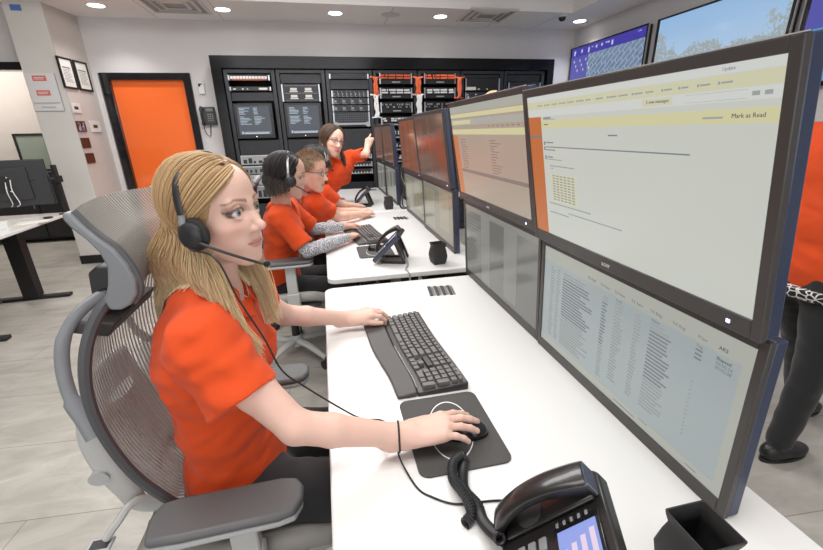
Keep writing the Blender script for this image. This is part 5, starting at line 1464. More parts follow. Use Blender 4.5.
# polo shirt
F, (f, l, u, Rt, ax) = shirt_field(neck, chest, belly, pelv, shL + (0, 0, -.01), shR + (0, 0, -.01), -4, 1., .95, fold=.0042, seed=2)
NT = len(F.p); eR, dR = sleeve(F, shR, elR + (-.045, -.0, -.03), .56, .056, .075, .03); eL, dL = sleeve(F, shL, elL, .50, .058, .062, .035)
F.p.append(('p', eR, dR, None, None, .002, '-', 'l')); F.p.append(('p', eL, dL, None, None, .002, '-', 'l'))
F.cone(eR - dR * .02, eR + dR * .06, .044, .066, .004, '-'); F.cone(eL - dL * .02, eL + dL * .06, .045, .056, .004, '-')
F.p = F.p[NT:] + F.p[:NT]
F.cone(neck + (-.006, 0, -.035), neck + (.0, 0, .12), .050, .064, .006, '-')
F.cone(neck + (.05, 0, -.02), neck + (.115, -.01, -.12), .038, .012, .006, '-')
F.plane(pelv + (0, 0, -.085), (.1, 0, -1))
shirt = field_obj('shirt', F, (-.56, .64, .46), (.02, 1.3, 1.16), .0038, M_shirt, pw, None, 1)
# collar and placket
def collar_pts(r, dz, n=36, opening=50):
    out = []
    for i in range(n + 1):
        a = math.radians(opening / 2 - 6 + (360 - opening + 12) * i / n); k = (1 + math.cos(a)) / 2
        out.append(neck + np.array((.004 + r * 1.02 * math.cos(a) , r * math.sin(a), -.012 + dz - .055 * k ** 1.8)))
    return out
A, Bc, Cc = collar_pts(.058, .018), collar_pts(.066, .014), collar_pts(.082, -.022)
g = G(); n = len(A)
for ring in (A, Bc, Cc): pass
vs = [tuple(p) for ring in (A, Bc, Cc) for p in ring]
g.add(vs, [(j * n + i, j * n + i + 1, (j + 1) * n + i + 1, (j + 1) * n + i) for j in range(2) for i in range(n - 1)])
obj('collar', g, M_shirt, pw, world=True, solid=.0035, subsurf=1)
# necklace pendant
obj('necklace', G().tube(spline([tuple(neck + q) for q in ((.03, -.045, .012), (.052, -.03, -.02), (.066, -.002, -.045), (.056, .03, -.02), (.034, .048, .012))], 6), .0012, 6), M_alu, pw, world=True)
# wrist band follows the wrist surface
w0 = wrR + (-.010, -.001, .0); ring = []
for a in np.linspace(0, 2 * PI, 41):
    d_ = np.array((.12 * math.cos(a), math.cos(a), math.sin(a))); rr_ = np.linspace(.015, .06, 90); e_ = B.eval(w0 + rr_[:, None] * d_)
    k_ = np.argmax(e_ > 0); ring.append(Vector(w0 + d_ * (rr_[k_] + .0012)))
obj('wrist_band', G().tube(ring, .0022, 6, caps=False), M_blackm, pw, world=True)
# trousers
T_ = Field(); T_.ell(pelv + (0, 0, -.05), (.135, .18, .10), None, .03)
for sy, kx in ((-.095, .055), (.095, .05)):
    hip = pelv + (.02, sy, -.05); knee = np.array((kx + .03, pelv[1] + sy * 1.35, .515)); ank = np.array((kx + .02, pelv[1] + sy * 1.4, .11))
    T_.cone(hip, knee, .092, .066, .04); T_.cone(knee, knee * .6 + ank * .4, .066, .058, .02); T_.cone(knee * .6 + ank * .4, ank, .058, .045, .02)
T_.post = folds(.003, (1, 1, 1), 5)
field_obj('trousers', T_, (-.53, .70, .06), (.2, 1.22, .68), .007, M_trousmain, pw, None, 1)
def shoes(parent, feet, yaw=0, m=M_shoe, s=1.):
    for (x, y, z) in feet:
        Fs = Field(); R = rot(yaw); c = np.array((x, y, z)); T = lambda p: c + R @ np.array(p)
        Fs.ell(T((-.02, 0, .045)), (.055 * s, .036 * s, .045 * s), R, .02); Fs.ell(T((.09, 0, .03)), (.085 * s, .042 * s, .03 * s), R, .03); Fs.ell(T((.03, 0, .04)), (.09, .036, .035), R, .02)
        Fs.plane(T((0, 0, .012)), (0, 0, -1))
        so = field_obj('shoe', Fs, T((0, 0, 0)) - .24, T((0, 0, 0)) + .24, .006, m, parent, None, 1)
        g = G(); pts = [T((.05 + .125 * math.cos(a) , .040 * math.sin(a) * (1 + .1 * math.cos(a)), 0)) for a in np.linspace(0, 2 * PI, 25)[:-1]]
        g.prism([(p[0], p[1]) for p in pts], z, z + .014); k = obj('sole', g, M_blackm, so); k.matrix_parent_inverse = pmat(so).inverted()
shoes(pw, [(.06, .825, 0.002), (.055, 1.09, 0.002)])
# hair
def blonde(rg, side, phi, t):
    k = rg.rand(); k2 = rg.rand() * .5
    mixc_ = lambda a, b, w: tuple(np.array(lin(a)) * (1 - w) + np.array(lin(b)) * w)
    return mixc_((146, 116, 82), (190, 156, 114), k), mixc_((162, 130, 92), (204, 172, 128), k), mixc_((202, 176, 132), (242, 226, 186), rg.rand())
def clearF(P):
    """keep hair outside the shirt surface"""
    P = P.copy()
    for it in range(3):
        d = F0.eval(P); m = d < .006
        if not m.any(): break
        e = 1e-3; Gd = np.stack([F0.eval(P[m] + np.eye(3)[i] * e) - d[m] for i in range(3)], 1) / e
        Gd /= np.linalg.norm(Gd, axis=1)[:, None] + 1e-9
        P[m] += Gd * (.007 - d[m])[:, None]
    return P
F0, _ = shirt_field(neck, chest, belly, pelv, shL + (0, 0, -.01), shR + (0, 0, -.01), -4, 1., .95, fold=0); F0.post = None
long_hair(pw, HP, HR, HS, 6000, blonde, .31, .016, 3, .0011, 74, .014, (.085, .05), .013, gather=(.85, .035), clear=clearF, part_front=(.79, .61))
hsm, hs_end = headset('black call-centre headset with boom microphone worn by the blonde woman', HP, HR, HS, -1, tip=(.134, -.040, -.102), wid=.097, band_back=.004, cup_z=-.024, cs=1.1)
# headset cable down the front, over the desk to the phone
pts = [tuple(hs_end), (-.215, .79, 1.20), (-.185, .775, 1.12), (-.150, .775, 1.03), (-.125, .775, .95), (-.085, .78, .90), (-.02, .80, .82), (.033, .80, .775), (.075, .765, .79), (.092, .728, .800), (.100, .700, .785), (.105, .67, .755), (.125, .60, .7475), (.150, .57, .7475), (.187, .546, .7475), (.23, .540, .7475), (.285, .530, .7475), (.33, .50, .7475)]
tag(obj('headset_cable', G().tube(spline(pts, 8), .0021, 6), M_blackp), 'thin black headset cable running from the blonde woman across the desk to the phone', 'cable')
# ================================================================ MESH TASK CHAIRS
M_cgrey = mat('chair_grey_frame', (124, 127, 131), .4); M_clt = mat('chair_light_frame', (196, 197, 196), .35); M_cpad = mat('armrest_pad', (98, 98, 99), .5)
M_strip = mat('mesh_strip', (165, 162, 157), .6); M_rim = mat('mesh_rim', (78, 79, 82), .5)
M_memb = mat('mesh_membrane', (206, 202, 194), .8, alpha=.16)
M_memb2 = mat('headrest_membrane', (206, 202, 194), .8, alpha=.45)
M_strip2 = mat('headrest_strand', (112, 109, 105), .6)
CC = np.array((-.29, .97, 0))
def make_chair(label, loc, headrest=True, dz=0.):
    t = thing('task_chair', label, 'office chair', loc)
    L = lambda p: (p[0] - CC[0], p[1] - CC[1], p[2])
    yc = .97
    # backrest surface: u across (-1 right, +1 left), v 0 bottom .. 1 top
    prof = spline([(-.375, 0, .565), (-.41, 0, .64), (-.452, 0, .73), (-.478, 0, .83), (-.488, 0, .92), (-.482, 0, 1.0), (-.462, 0, 1.07), (-.43, 0, 1.125), (-.40, 0, 1.15)], 6)
    def pr(v): 
        k = v * (len(prof) - 1); i = min(int(k), len(prof) - 2); return prof[i].lerp(prof[i + 1], k - i)
    def half(v):
        w = .165 + .035 * math.sin(min(v * 1.3, 1) * PI / 1.15)
        if v > .72: w *= max(1 - ((v - .72) / .285) ** 2.6, 0) ** .5
        if v < .12: w *= (1 - ((.12 - v) / .125) ** 2.2) ** .5
        return w
    def BK(u, v):
        p = pr(v); return L((p.x - .035 * (1 - u * u), yc + u * half(v), p.z))
    mp_ = obj('mesh_panel', G().grid(lambda a, b: BK(2 * a - 1, .01 + .98 * b), 24, 40), M_memb, t)
    g = G()
    for k in range(32):
        u = -1 + 2 * (k + .5) / 32; g.tube([BK(u, .015 + .965 * j / 26) for j in range(27)], .0018, 4)
    obj('mesh_strands', g, M_strip, mp_)
    rim = [BK(-1, v) for v in np.linspace(.005, .99, 40)] + [BK(u, .995) for u in np.linspace(-.9, .9, 5)] + [BK(1, v) for v in np.linspace(.99, .005, 40)] + [BK(u, .003) for u in np.linspace(.9, -.9, 5)]
    obj('back_rim', G().tube(rim + [rim[0]], .011, 8), M_rim, t)
    # headrest
    if headrest: add_headrest(t, L)
    chair_rest(t, L, pr, yc, dz); return t
def add_headrest(t, L):
    yc = .97
    hp = [(-.428, 1.304), (-.411, 1.275), (-.397, 1.256), (-.378, 1.236), (-.364, 1.208), (-.356, 1.176), (-.359, 1.148), (-.374, 1.128)]
    hs = spline([(a, 0, b) for a, b in hp], 5)
    def HRf(u, v):
        k = v * (len(hs) - 1); i = min(int(k), len(hs) - 2); p = hs[i].lerp(hs[i + 1], k - i)
        return L((p.x - .022 * (1 - u * u) - .012 * (1 - abs(u)) , .972 + .178 * u, p.z + .004 * (1 - u * u)))
    hm = obj('headrest_mesh', G().grid(lambda a, b: HRf(2 * a - 1, b), 20, 30), M_memb2, t)
    g = G()
    for k in range(36):
        u = -1 + 2 * (k + .5) / 36; g.tube([HRf(u, j / 24) for j in range(25)], .0017, 4)
    obj('mesh_strands', g, M_strip2, hm)
    back = [(-.392, 1.120), (-.410, 1.122), (-.415, 1.142), (-.402, 1.170), (-.394, 1.205), (-.400, 1.232), (-.414, 1.256), (-.430, 1.276), (-.440, 1.294), (-.436, 1.306)]
    for sd in (-1, 1):
        y = .972 + sd * .182
        pts = [(a - CC[0], b) for a, b in hp + back]
        obj('headrest_side', G().prism(pts, y - CC[1] - .012, y - CC[1] + .012, 'y'), M_cgrey, t, bevel=.006, seg=3)
        obj('side_rim', G().tube([HRf(sd * 1.0, j / 30) for j in range(31)], .007, 8), M_rim, t)
    obj('headrest_bar', G().tube([L((-.41, .80, 1.135)), L((-.44, .90, 1.135)), L((-.445, .972, 1.14)), L((-.44, 1.04, 1.135)), L((-.41, 1.145, 1.135))], .013, 10), M_cgrey, t)
    obj('headrest_rail', G().tube([L((-.452, .972, 1.22)), L((-.46, .972, 1.18)), L((-.46, .972, 1.10))], .009, 8), M_cgrey, t)
    g = G(); g.prism([(-.445, 1.17), (-.475, 1.175), (-.495, 1.16), (-.505, 1.06), (-.48, 1.055), (-.478, 1.12), (-.45, 1.125)], .90, 1.04, 'y'); g.M = None
    g.v = [L(v) for v in g.v]; obj('headrest_bracket', g, M_blackp, t, bevel=.005)
    g = G(); g.prism([(-.45, 1.06), (-.53, 1.075), (-.545, 1.05), (-.47, 1.03)], .86, 1.08, 'y'); g.v = [L(v) for v in g.v]; obj('bracket_plate', g, M_dkgrey, t, bevel=.005)
def chair_rest(t, L, pr, yc, dz):
    # wing frame each side
    for sd in (-1, 1):
        P = [(-.475, yc + sd * .06, 1.115), (-.512, yc + sd * .10, 1.09), (-.540, yc + sd * .125, 1.045), (-.550, yc + sd * .14, .985), (-.544, yc + sd * .155, .925), (-.522, yc + sd * .172, .88), (-.507, yc + sd * .185, .845)]
        obj('back_wing', G().tube([L(p) for p in spline(P, 6)], [.010] * 12 + [.011] * 13 + [.015] * 12, 12, up=(0, 1, 0), flat=(.6, 1.15)), M_cgrey, t)
        P = [(-.520, yc + sd * .165, .88), (-.538, yc + sd * .150, .82), (-.540, yc + sd * .140, .76), (-.535, yc + sd * .130, .70), (-.530, yc + sd * .11, .63), (-.515, yc + sd * .09, .555), (-.44, yc + sd * .05, .50)]
        n_ = 37; obj('back_strut', G().tube([L(p) for p in spline(P, 6)], [.021 + .006 * math.sin(PI * q / 36) for q in range(n_)], 12, up=(0, 1, 0), flat=(.6, 1.1)), M_clt, t)
        obj('strut_badge', G().tube([L((-.550, yc + sd * .125 - .015, .715)), L((-.548, yc + sd * .125 - .032, .712))], [.017, .020], 20), M_ltgrey, t)
    obj('spine', G().tube([L(p) for p in spline([(-.545, yc, .84), (-.56, yc, .74), (-.54, yc, .64), (-.47, yc, .54), (-.36, yc, .49)], 6)], [.045] * 10 + [.055] * 15, 14, up=(0, 1, 0), flat=(1.3, .6)), M_clt, t)
    obj('lumbar_pad', G().grid(lambda a, b_: L((pr(.12 + .38 * b_).x - .06 - .015 * (1 - (2 * a - 1) ** 2), yc + (2 * a - 1) * .105 * (1 - .25 * (2 * b_ - 1) ** 2), pr(.12 + .38 * b_).z)), 12, 12), M_ltgrey, t, solid=.012)
    # tilt housing, seat, lever
    g = G(); g.prism([(-.46, .47), (-.47, .54), (-.40, .56), (-.20, .43), (-.12, .42), (-.12, .36), (-.36, .36)], .90, 1.04, 'y'); g.v = [L(v) for v in g.v]
    obj('tilt_housing', g, M_clt, t, bevel=.012, seg=3)
    lv = obj('lever', G().tube([L(p) for p in spline([(-.45, .90, .55), (-.50, .83, .62), (-.53, .80, .60), (-.56, .79, .565)], 5)], .009, 8), M_clt, t)
    g = G(); g.box(L((-.572, .785, .553)), (.05, .035, .007)); tg = obj('lever_tag', g, M_ltgrey, lv, bevel=.002)
    g = G(); g.box(L((-.572, .785, .5568)), (.038, .024, .0008)); obj('tag_print', g, M_dkgrey, tg)
    def seat(a, b):
        x = -.22 + .46 * b; s_ = 1 - .10 * (2 * b - 1) ** 4
        return (x - .0, (2 * a - 1) * .235 * s_, .475 + .012 * math.cos((2 * a - 1) * PI / 2) - .045 * max(0, b - .75) ** 2 * 16 * .6 + .02 * (2 * a - 1) ** 4)
    obj('seat_cushion', G().grid(seat, 20, 20), M_strip, t, solid=.05)
    obj('seat_pan', G().prism(rrect(-.2, -.2, .2, .2, .06), .405, .435), M_cgrey, t, bevel=.01)
    # armrests
    for sd in (-1, 1):
        y = sd * .252
        out = [(-.125, y - .055), (-.06, y - .058), (.13, y - .053), (.165, y - .045), (.18, y - .015), (.18, y + .02), (.165, y + .045), (.13, y + .052), (-.08, y + .048), (-.122, y + .04), (-.135, y)]
        obj('armrest_pad', G().prism(out, .650 + dz, .672 + dz), M_cpad, t, bevel=.009, seg=3)
        obj('armrest_shell', G().prism([(a * .985, y + (b - y) * .97) for a, b in out], .636 + dz, .651 + dz), M_ltgrey, t, bevel=.004)
        obj('arm_post', G().b2((.015, y - .02, .40), (.075, y + .012, .637 + dz)), M_clt, t, bevel=.006)
        obj('arm_sleeve', G().b2((.008, y - .026, .36), (.082, y + .018, .54)), M_clt, t, bevel=.008)
        obj('arm_bracket', G().b2((.015, min(y, sd * .1), .36), (.075, max(y, sd * .1), .395)), M_clt, t, bevel=.006)
        obj('arm_screw', G().tube([(.045, y - .026 if sd < 0 else y + .018, .42), (.045, (y - .031) if sd < 0 else y + .023, .42)], .007, 10), M_alu, t)
    obj('gas_lift', G().cyl((0, 0, .09), (0, 0, .38), .026), M_blackp, t)
    obj('hub', G().lathe([(0, .06), (.04, .065), (.045, .12), (.03, .14), (0, .14)]), M_clt, t)
    for k in range(5):
        a = math.radians(20 + 72 * k); d = Vector((math.cos(a), math.sin(a), 0))
        lg = obj('base_leg', G().tube([d * .03 + Vector((0, 0, .105)), d * .15 + Vector((0, 0, .10)), d * .31 + Vector((0, 0, .075))], [.028, .024, .016], 10, flat=(.8, 1)), M_clt, t)
        c = d * .31; sdv = Vector((-d.y, d.x, 0))
        cs = obj('caster', G().cyl(c + sdv * .024 + Vector((0, 0, .028)), c + sdv * .006 + Vector((0, 0, .028)), .028).cyl(c - sdv * .024 + Vector((0, 0, .028)), c - sdv * .006 + Vector((0, 0, .028)), .028).cyl(c + Vector((0, 0, .03)), c + Vector((0, 0, .075)), .008), M_blackp, t)
    return t
ch = make_chair('grey mesh-backed office chair with headrest, holding the blonde woman nearest the camera', tuple(CC))

# further chairs of the same kind, one behind each colleague
ch2 = make_chair('grey mesh office chair of the dark-haired person in the middle of the row', (-.285, 2.545, .0), False, .072)
dup(ch2, (-.33, 3.22, 0), .1, 'grey mesh office chair behind the man with glasses')
# ---------------------------------------------------------------- the colleagues
def mixl(a, b, w): return tuple(np.array(lin(a)) * (1 - w) + np.array(lin(b)) * w)
def figure(label, base, J, HP, HR, HS, skin, lip, brow, shirt, fdir=0, h=.006, female=False, smile=False, iris=M_irisb, knit=False, curls=(25, 25, 25, 25), point=None, handdir=None, s=1., width=1., trouser=M_trouser, hdetail=True, sitting=True, feet=None, lipless=False, neck_r=.05, sl=(.58, .55)):
    """J: neck chest belly pelvis shL shR elL elR wrL wrR (+ hip/knee/ankle targets)"""
    p = person(label, base)
    B = Field(); head_field(B, HP, HR, HS, hdetail, open_smile=smile)
    neck, chest, belly, pelv = (np.array(J[k], float) for k in ('neck', 'chest', 'belly', 'pelvis'))
    shL, shR, elL, elR, wrL, wrR = (np.array(J[k], float) for k in ('shL', 'shR', 'elL', 'elR', 'wrL', 'wrR'))
    F_ = lambda q: HP + HR @ (np.array(q) * HS)
    B.cone(F_((-.022, 0, -.055)), neck, neck_r, neck_r * 1.05, .025); B.cone(F_((-.03, 0, -.02)), neck, neck_r * .95, neck_r, .02)
    B.ell(chest, (.09, .13, .13), None, .05); B.ell(belly, (.09, .12, .15), None, .04); B.ell(pelv, (.1, .13, .1), None, .04)
    for S_ in (shR, shL): B.cone(neck + (0, 0, -.03), S_, .03, .036, .04)
    k = 1. if not female else .88
    arm(B, shR, elR, wrR, .047 * k, .038 * k, .025 * k); arm(B, shL, elL, wrL, .047 * k, .038 * k, .025 * k)
    hd = handdir or {}
    for side, wr, el in ((1, wrR, elR), (-1, wrL, elL)):
        d = (wr - el) / np.linalg.norm(wr - el); kk = 'R' if side == 1 else 'L'
        fw, up, cu, bs = hd.get(kk, (d * (1, 1, .4), (0, 0, 1), curls, 12))
        hand_field(B, wr, fw, up, side, .95 * k / .95, cu, .07, bs, (25, 10))
    colf = face_color(HP, HR, HS, skin, lip, brow, makeup=.8 if female else .35)
    pts = np.array([HP, neck, chest, belly, pelv, shL, shR, elL, elR, wrL, wrR])
    field_obj('body', B, pts.min(0) - .24, pts.max(0) + .24, h, M_skin, p, colf, 1)
    eyes(HP, HR, HS, p, iris)
    F, ax_ = shirt_field(neck + (0, 0, -.01), chest, belly, pelv, shL, shR, fdir, s, .9 if female else 0, fold=.0026, seed=base[1], width=width)
    NT = len(F.p); eR, dR = sleeve(F, shR, elR, sl[0], .060 * k, .068 * k, .035); eL, dL = sleeve(F, shL, elL, sl[1], .060 * k, .068 * k, .035)
    F.p.append(('p', eR, dR, None, None, .002, '-', 'l')); F.p.append(('p', eL, dL, None, None, .002, '-', 'l'))
    F.cone(eR - dR * .03, eR + dR * .06, .045, .062, .004, '-'); F.cone(eL - dL * .03, eL + dL * .06, .045, .062, .004, '-')
    F.p = F.p[NT:] + F.p[:NT]
    upv = (HP - neck); upv = upv / np.linalg.norm(upv)
    F.cone(neck - upv * .03, neck + upv * .12, .053, .066, .006, '-')
    f = ax_[0]; F.cone(neck + f * .05 - (0, 0, .02), neck + f * .11 - (0, 0, .10), .028, .010, .006, '-')
    axv = (neck - pelv) / np.linalg.norm(neck - pelv); F.plane(pelv - axv * .09, -axv)
    field_obj('shirt', F, pts[1:7].min(0) - .25, pts[1:7].max(0) + .22, h, shirt, p, None, 1)
    # collar
    rg_ = [neck + f * (r * math.cos(a)) + ax_[1] * (r * math.sin(a)) + upv * (dz - .012) - np.array((0, 0, .045)) * ((1 + math.cos(a)) / 2) ** 1.8 for r, dz in ((.057, .02), (.066, .016), (.08, -.018)) for a in np.radians(np.linspace(22, 338, 25))]
    g = G(); g.add([tuple(q) for q in rg_], [(j * 25 + i, j * 25 + i + 1, (j + 1) * 25 + i + 1, (j + 1) * 25 + i) for j in range(2) for i in range(24)])
    obj('collar', g, shirt, p, world=True, solid=.004)
    if knit:
        for kk, el, wr in (('R', elR, wrR), ('L', elL, wrL)):
            K = Field(); sh = shR if kk == 'R' else shL; m = sh * .3 + el * .7
            K.cone(m, el, .049 * k, .046 * k, .02); b = el * .65 + wr * .35; K.cone(el, b, .046 * k, .046 * k, .012); K.cone(b, wr, .046 * k, .033 * k, .01); K.plane(wr - (wr - el) / np.linalg.norm(wr - el) * .01, wr - el)
            K.post = folds(.0022, (1, 1, 1), 9)
            q = np.array([m, el, wr]); field_obj('knit_sleeve', K, q.min(0) - .07, q.max(0) + .07, .005, M_sleeve, p, None, 1)
    # trousers + shoes
    T_ = Field(); f3, l3 = ax_[0], ax_[1]; T_.ell(pelv - (0, 0, .04), np.array((.125, .165 * width, .11)), np.stack([f3, l3, (0, 0, 1)], 1), .03)
    ft = []
    for sy in (-1, 1):
        hip = pelv + l3 * sy * .085 - np.array((0, 0, .05))
        if sitting: knee = pelv + f3 * .40 + l3 * sy * .13; knee[2] = .50; ank = knee.copy(); ank[2] = .10
        else:
            ank = np.array((*feet[0 if sy < 0 else 1], .10), float); knee = hip * .5 + ank * .5 + f3 * .025
        T_.cone(hip, knee, .088 * width, .063, .04); T_.cone(knee, ank, .063, .048, .02); ft.append((ank[0], ank[1], .002))
    T_.post = folds(.0025, (1, 1, 1), 3); q = np.array([pelv] + [np.array(a) for a in ft])
    field_obj('trousers', T_, (q[:, 0].min() - .25, q[:, 1].min() - .25, .06), (q[:, 0].max() + .25 + (0), q[:, 1].max() + .25, pelv[2] + .12), .009, trouser, p, None, 1)
    shoes(p, ft, fdir)
    return p
def glasses(parent, HP, HR, HS, m):
    T = lambda q: Vector(HP + HR @ (np.array(q, float) * HS))
    e = bpy.data.objects.new('glasses', None); COL.objects.link(e)
    e.location = T((.09, 0, .005)); tag(e, parent, 'glasses')
    for y in (-1, 1):
        pts = [(.0975 - abs(math.cos(a)) * .004, y * .032 + .021 * math.cos(a), .003 + .0135 * math.sin(a) * (1.1 if math.sin(a) > 0 else .95)) for a in np.linspace(0, 2 * PI, 25)]
        rim = obj('lens_rim', G().tube([T(q) for q in pts], .0014 * HS, 6, caps=False), m, e, world=True)
        g = G(); g.add([T(q) for q in pts[:-1]], [tuple(range(24))]); obj('lens', g, M_lens, rim).matrix_parent_inverse = pmat(rim).inverted()
        obj('temple', G().tube([T((.094, y * .053, .008)), T((.06, y * .071, .008)), T((-.005, y * .082, .006))], .0016 * HS, 6), m, e, world=True)
    obj('bridge', G().tube([T((.097, -.011, .006)), T((.099, 0, .010)), T((.097, .011, .006))], .0014 * HS, 6), m, e, world=True)
M_lens = mat('lens_glass', (255, 255, 255), .02, alpha=.12)

# --- dark-haired person in the middle
hp = np.array((-.208, 2.42, 1.200)); hr = rot(2, 10, 2); hs = 1.05
J = dict(neck=(-.262, 2.47, 1.045), chest=(-.275, 2.50, .90), belly=(-.30, 2.53, .74), pelvis=(-.33, 2.55, .565), shR=(-.262, 2.34, .975), shL=(-.245, 2.66, .985),
         elR=(-.13, 2.27, .795), elL=(-.10, 2.80, .80), wrR=(.115, 2.545, .788), wrL=(.11, 2.88, .788))
p2 = figure('seated person with black bobbed hair, orange shirt, grey patterned sleeves and headset', (-.30, 2.5, 0), J, hp, hr, hs, (206, 166, 148), (186, 120, 108), (52, 42, 38), M_shirt, 0, female=True, knit=True, sl=(.86, .8))
def black(rg, side, phi, t):
    k = rg.rand(); return mixl((20, 18, 18), (46, 42, 41), k), mixl((26, 23, 23), (58, 53, 51), k), mixl((60, 54, 50), (118, 108, 98), rg.rand())
long_hair(p2, hp, hr, hs, 2000, black, .11, .0, 5, .0019, 80, .006, .012, .016, spread_out=-.012, blunt=.6)
headset('black headset with silver band worn by the person with black bobbed hair', hp, hr, hs, -1, band=M_silver, tip=(.125, -.045, -.066), wid=.104, band_back=.012, cup_z=-.012)
# --- man with glasses
hp = np.array((-.088, 2.93, 1.172)); hr = rot(-24, 8, -4); hs = 1.10
J = dict(neck=(-.145, 3.02, 1.02), chest=(-.115, 3.08, .875), belly=(-.17, 3.14, .72), pelvis=(-.25, 3.17, .56), shR=(-.07, 2.93, .955), shL=(-.105, 3.23, .96),
         elR=(.075, 3.10, .815), elL=(.0, 3.42, .80), wrR=(.285, 3.30, .790), wrL=(.24, 3.46, .790))
p3 = figure('seated man with short sandy hair, glasses and orange shirt, reaching over the middle desk', (-.16, 3.12, 0), J, hp, hr, hs, (222, 176, 156), (196, 130, 118), (150, 120, 100), M_shirt2, 5, smile=True, neck_r=.056)
def short_hair(parent, hp, hr, hs, cols, count=2400, L=.022, seed=2, bald=False):
    rg = np.random.RandomState(seed); cv = []; cc = []
    E = np.array((.0895, .0748, .0865)); C0 = np.array((-.010, 0, .034))
    while len(cv) < count:
        d = rg.normal(size=3); d /= np.linalg.norm(d)
        lim = .05 if abs(d[1]) > .6 else (.30 if d[0] > .2 else -.45)
        if (abs(d[1]) > .72 and d[2] < .12) or d[2] < lim - (0.35 if d[0] < -.1 else 0) or (d[0] > .55 and d[2] < .62): continue
        p0 = C0 + d * E; tn = np.array((.5, -.9, -.3)) + .25 * rg.normal(size=3); tn -= d * (tn @ d); tn /= np.linalg.norm(tn) + 1e-6
        pts = [p0 + (d * .45 + tn * .9) * L * q * .5 + d * .0 + tn * q * q * .0006 for q in range(4)]
        cv.append(np.array([hp + hr @ (q * hs) for q in pts])); k = rg.rand(); c = mixl(cols[0], cols[1], k); cc.append((c, c, c))
    strands('hair', parent, cv, .0022, M_hair, cc)
    F = Field(); F.ell(hp + hr @ (C0 * hs), (E + .003) * hs, hr, .01); F.ell(hp + hr @ (np.array((.105, 0, -.035)) * hs), np.array((.088, .12, .125)) * hs, hr, .004, '-'); F.plane(hp + hr @ (np.array((0, 0, -.03)) * hs), hr @ np.array((.25, 0, -1.)))
    cm = np.array(mixl(cols[0], cols[1], .4)); field_obj('hair_base', F, hp - .14 * hs, hp + .14 * hs, .005, M_hair, parent, lambda V: np.tile(cm, (len(V), 1)), 0)
short_hair(p3, hp, hr, hs, ((140, 112, 86), (196, 170, 142)))
glasses('dark framed glasses worn by the man with sandy hair', hp, hr, hs, M_blackp)
t_ = text_g('RMS', .03, mat('shirt_print', (246, 214, 196), .7), 'shirt_logo', p3, frameM((.022, 3.02, .925), (.35, .9, 0), (-.2, .05, 1))) if False else None
# --- black-haired person behind the man
hp = np.array((-.045, 3.40, 1.212)); hr = rot(38, 4, 0); hs = 1.02
J = dict(neck=(-.075, 3.46, 1.06), chest=(-.08, 3.50, .91), belly=(-.10, 3.52, .76), pelvis=(-.12, 3.54, .57), shR=(-.02, 3.36, .98), shL=(-.13, 3.64, .99),
         elR=(.13, 3.50, .83), elL=(.02, 3.72, .83), wrR=(.27, 3.66, .79), wrL=(.22, 3.78, .79))
p4 = figure('person with long black hair and headset turned away behind the man with glasses', (-.08, 3.52, 0), J, hp, hr, hs, (206, 166, 148), (186, 120, 108), (40, 32, 30), M_shirt2, 38, h=.008, female=True)
long_hair(p4, hp, hr, hs, 1000, black, .19, .0, 8, .003, 78, .004, .02, .018, spread_out=.0)
headset('black headset with light band worn by the person with long black hair turned away', hp, hr, hs, -1, band=M_silver, tip=(.125, -.045, -.066), wid=.1, band_back=.012, cup_z=-.012)
# --- woman leaning and pointing
hp = np.array((.100, 3.85, 1.355)); hr = rot(-58, 6, -14); hs = 1.10
J = dict(neck=(.125, 3.93, 1.225), chest=(.13, 4.00, 1.075), belly=(.045, 4.08, .95), pelvis=(-.125, 4.16, .86), shR=(.03, 3.90, 1.15), shL=(.265, 4.04, 1.20),
         elR=(-.02, 3.98, .93), elL=(.405, 3.90, 1.235), wrR=(.085, 4.10, .795), wrL=(.425, 3.97, 1.290))
p5 = figure('standing woman with long brown hair, glasses and orange shirt, leaning and pointing at a monitor', (-.05, 4.15, 0), J, hp, hr, hs, (222, 178, 160), (196, 116, 110), (96, 68, 50), M_shirt2, -30, width=1.15, female=True, smile=True, sitting=False,
            feet=((-.20, 4.10), (-.17, 4.32)), sl=(.58, .85), handdir={'L': ((.25, .1, 1), (-.3, -.9, .2), (100, 100, 100, 100), 40), 'R': ((.6, .5, 0), (0, 0, 1), (15, 15, 15, 15), 5)})
Fg = Field(); hand_tip = np.array((.442, 3.99, 1.36))
obj('pointing_finger', G().tube([(.432, 3.98, 1.340), (.448, 3.98, 1.375), (.464, 3.98, 1.402), (.468, 3.98, 1.412)], [.0095, .009, .0078, .004], 10), mat('skin_plain', (222, 178, 160), .5), p5, world=True)
def brown(rg, side, phi, t):
    k = rg.rand(); return mixl((52, 40, 34), (92, 72, 58), k), mixl((56, 44, 38), (100, 78, 62), k), mixl((66, 48, 42), (112, 88, 72), k)
long_hair(p5, hp, hr, hs, 1500, brown, .20, .004, 12, .0028, 62, .008, (.05, .03), .018, spread_out=.01)
glasses('dark framed glasses worn by the woman pointing', hp, hr, hs, M_blackp)
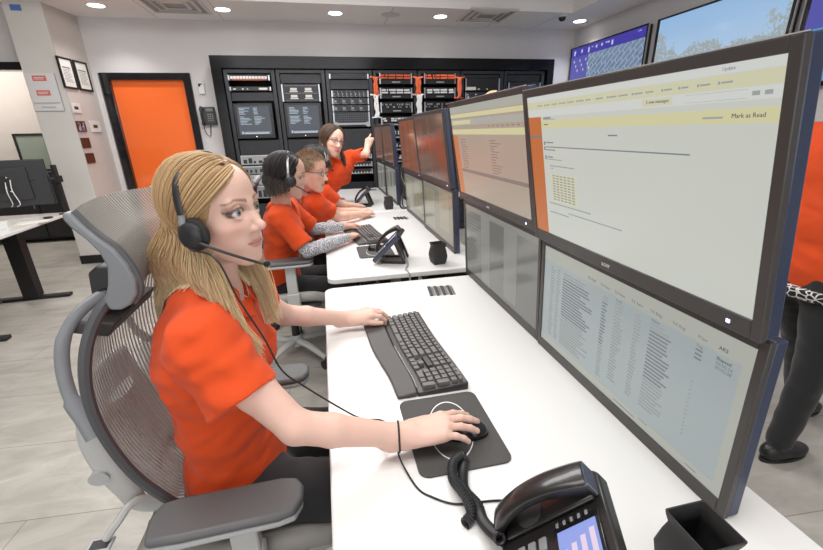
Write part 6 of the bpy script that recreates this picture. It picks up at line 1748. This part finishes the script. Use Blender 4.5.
# --- person behind the monitors, only the crown shows
hp = np.array((1.31, 3.10, 1.566)); hr = rot(180, 10, 0); hs = 1.
J = dict(neck=(1.34, 3.10, 1.41), chest=(1.36, 3.10, 1.24), belly=(1.37, 3.10, 1.07), pelvis=(1.38, 3.10, .93), shR=(1.36, 3.28, 1.34), shL=(1.36, 2.92, 1.34),
         elR=(1.34, 3.34, 1.07), elL=(1.34, 2.86, 1.07), wrR=(1.18, 3.25, .95), wrL=(1.18, 2.95, .95))
p7 = figure('person with short pale hair standing behind the monitors, only the crown of the head visible', (1.38, 3.10, 0), J, hp, hr, hs, (228, 186, 162), (196, 130, 118), (170, 140, 110), M_shirt2, 180, h=.009, sitting=False, feet=((1.38, 3.2), (1.38, 3.0)))
short_hair(p7, hp, hr, hs, ((226, 186, 150), (240, 206, 176)), 900, .015)
# --- person at the right edge, seen from behind
hp = np.array((2.0, 1.16, 1.56)); hr = rot(10, 5, 0); hs = 1.
J = dict(neck=(1.96, 1.16, 1.42), chest=(1.945, 1.16, 1.24), belly=(1.925, 1.16, 1.05), pelvis=(1.945, 1.16, .88), shR=(1.96, .97, 1.34), shL=(1.96, 1.35, 1.34),
         elR=(2.10, .90, 1.10), elL=(2.10, 1.42, 1.10), wrR=(2.32, 1.0, 1.02), wrL=(2.32, 1.32, 1.02))
p6 = figure('person in orange shirt and black trousers at the right edge, seen from behind', (2.0, 1.16, 0), J, hp, hr, hs, (222, 178, 160), (196, 120, 112), (96, 68, 50), M_shirt, 0, h=.007, width=1.35, s=1.12, sitting=False, feet=((1.86, 1.05), (2.25, 1.26)), trouser=M_trouser)
long_hair(p6, hp, hr, hs, 800, brown, .12, 0, 15, .0028, 80, .004, .0, .018)
# patterned hem under the shirt
m_ = mat('black_white_pattern', (30, 30, 32), .8)
vo_ = nd(m_, 'ShaderNodeTexVoronoi', feature='DISTANCE_TO_EDGE'); vo_.inputs['Scale'].default_value = 42
tc_ = nd(m_, 'ShaderNodeTexCoord'); lk(m_, tc_.outputs['Object'], vo_.inputs['Vector'])
lk(m_, mixc(m_, mth(m_, 'LESS_THAN', vo_.outputs[0], .09), (34, 34, 36), (232, 230, 226)), bsdf(m_).inputs['Base Color'])
K = Field(); K.ell((1.945, 1.16, .82), (.165, .235, .13), None, .01); K.plane((1.945, 1.16, .80), (0, 0, 1)); K.plane((1.945, 1.16, .755), (0, 0, -1))
field_obj('patterned_hem', K, (1.75, .85, .72), (2.25, 1.47, .92), .006, m_, p6, None, 1)
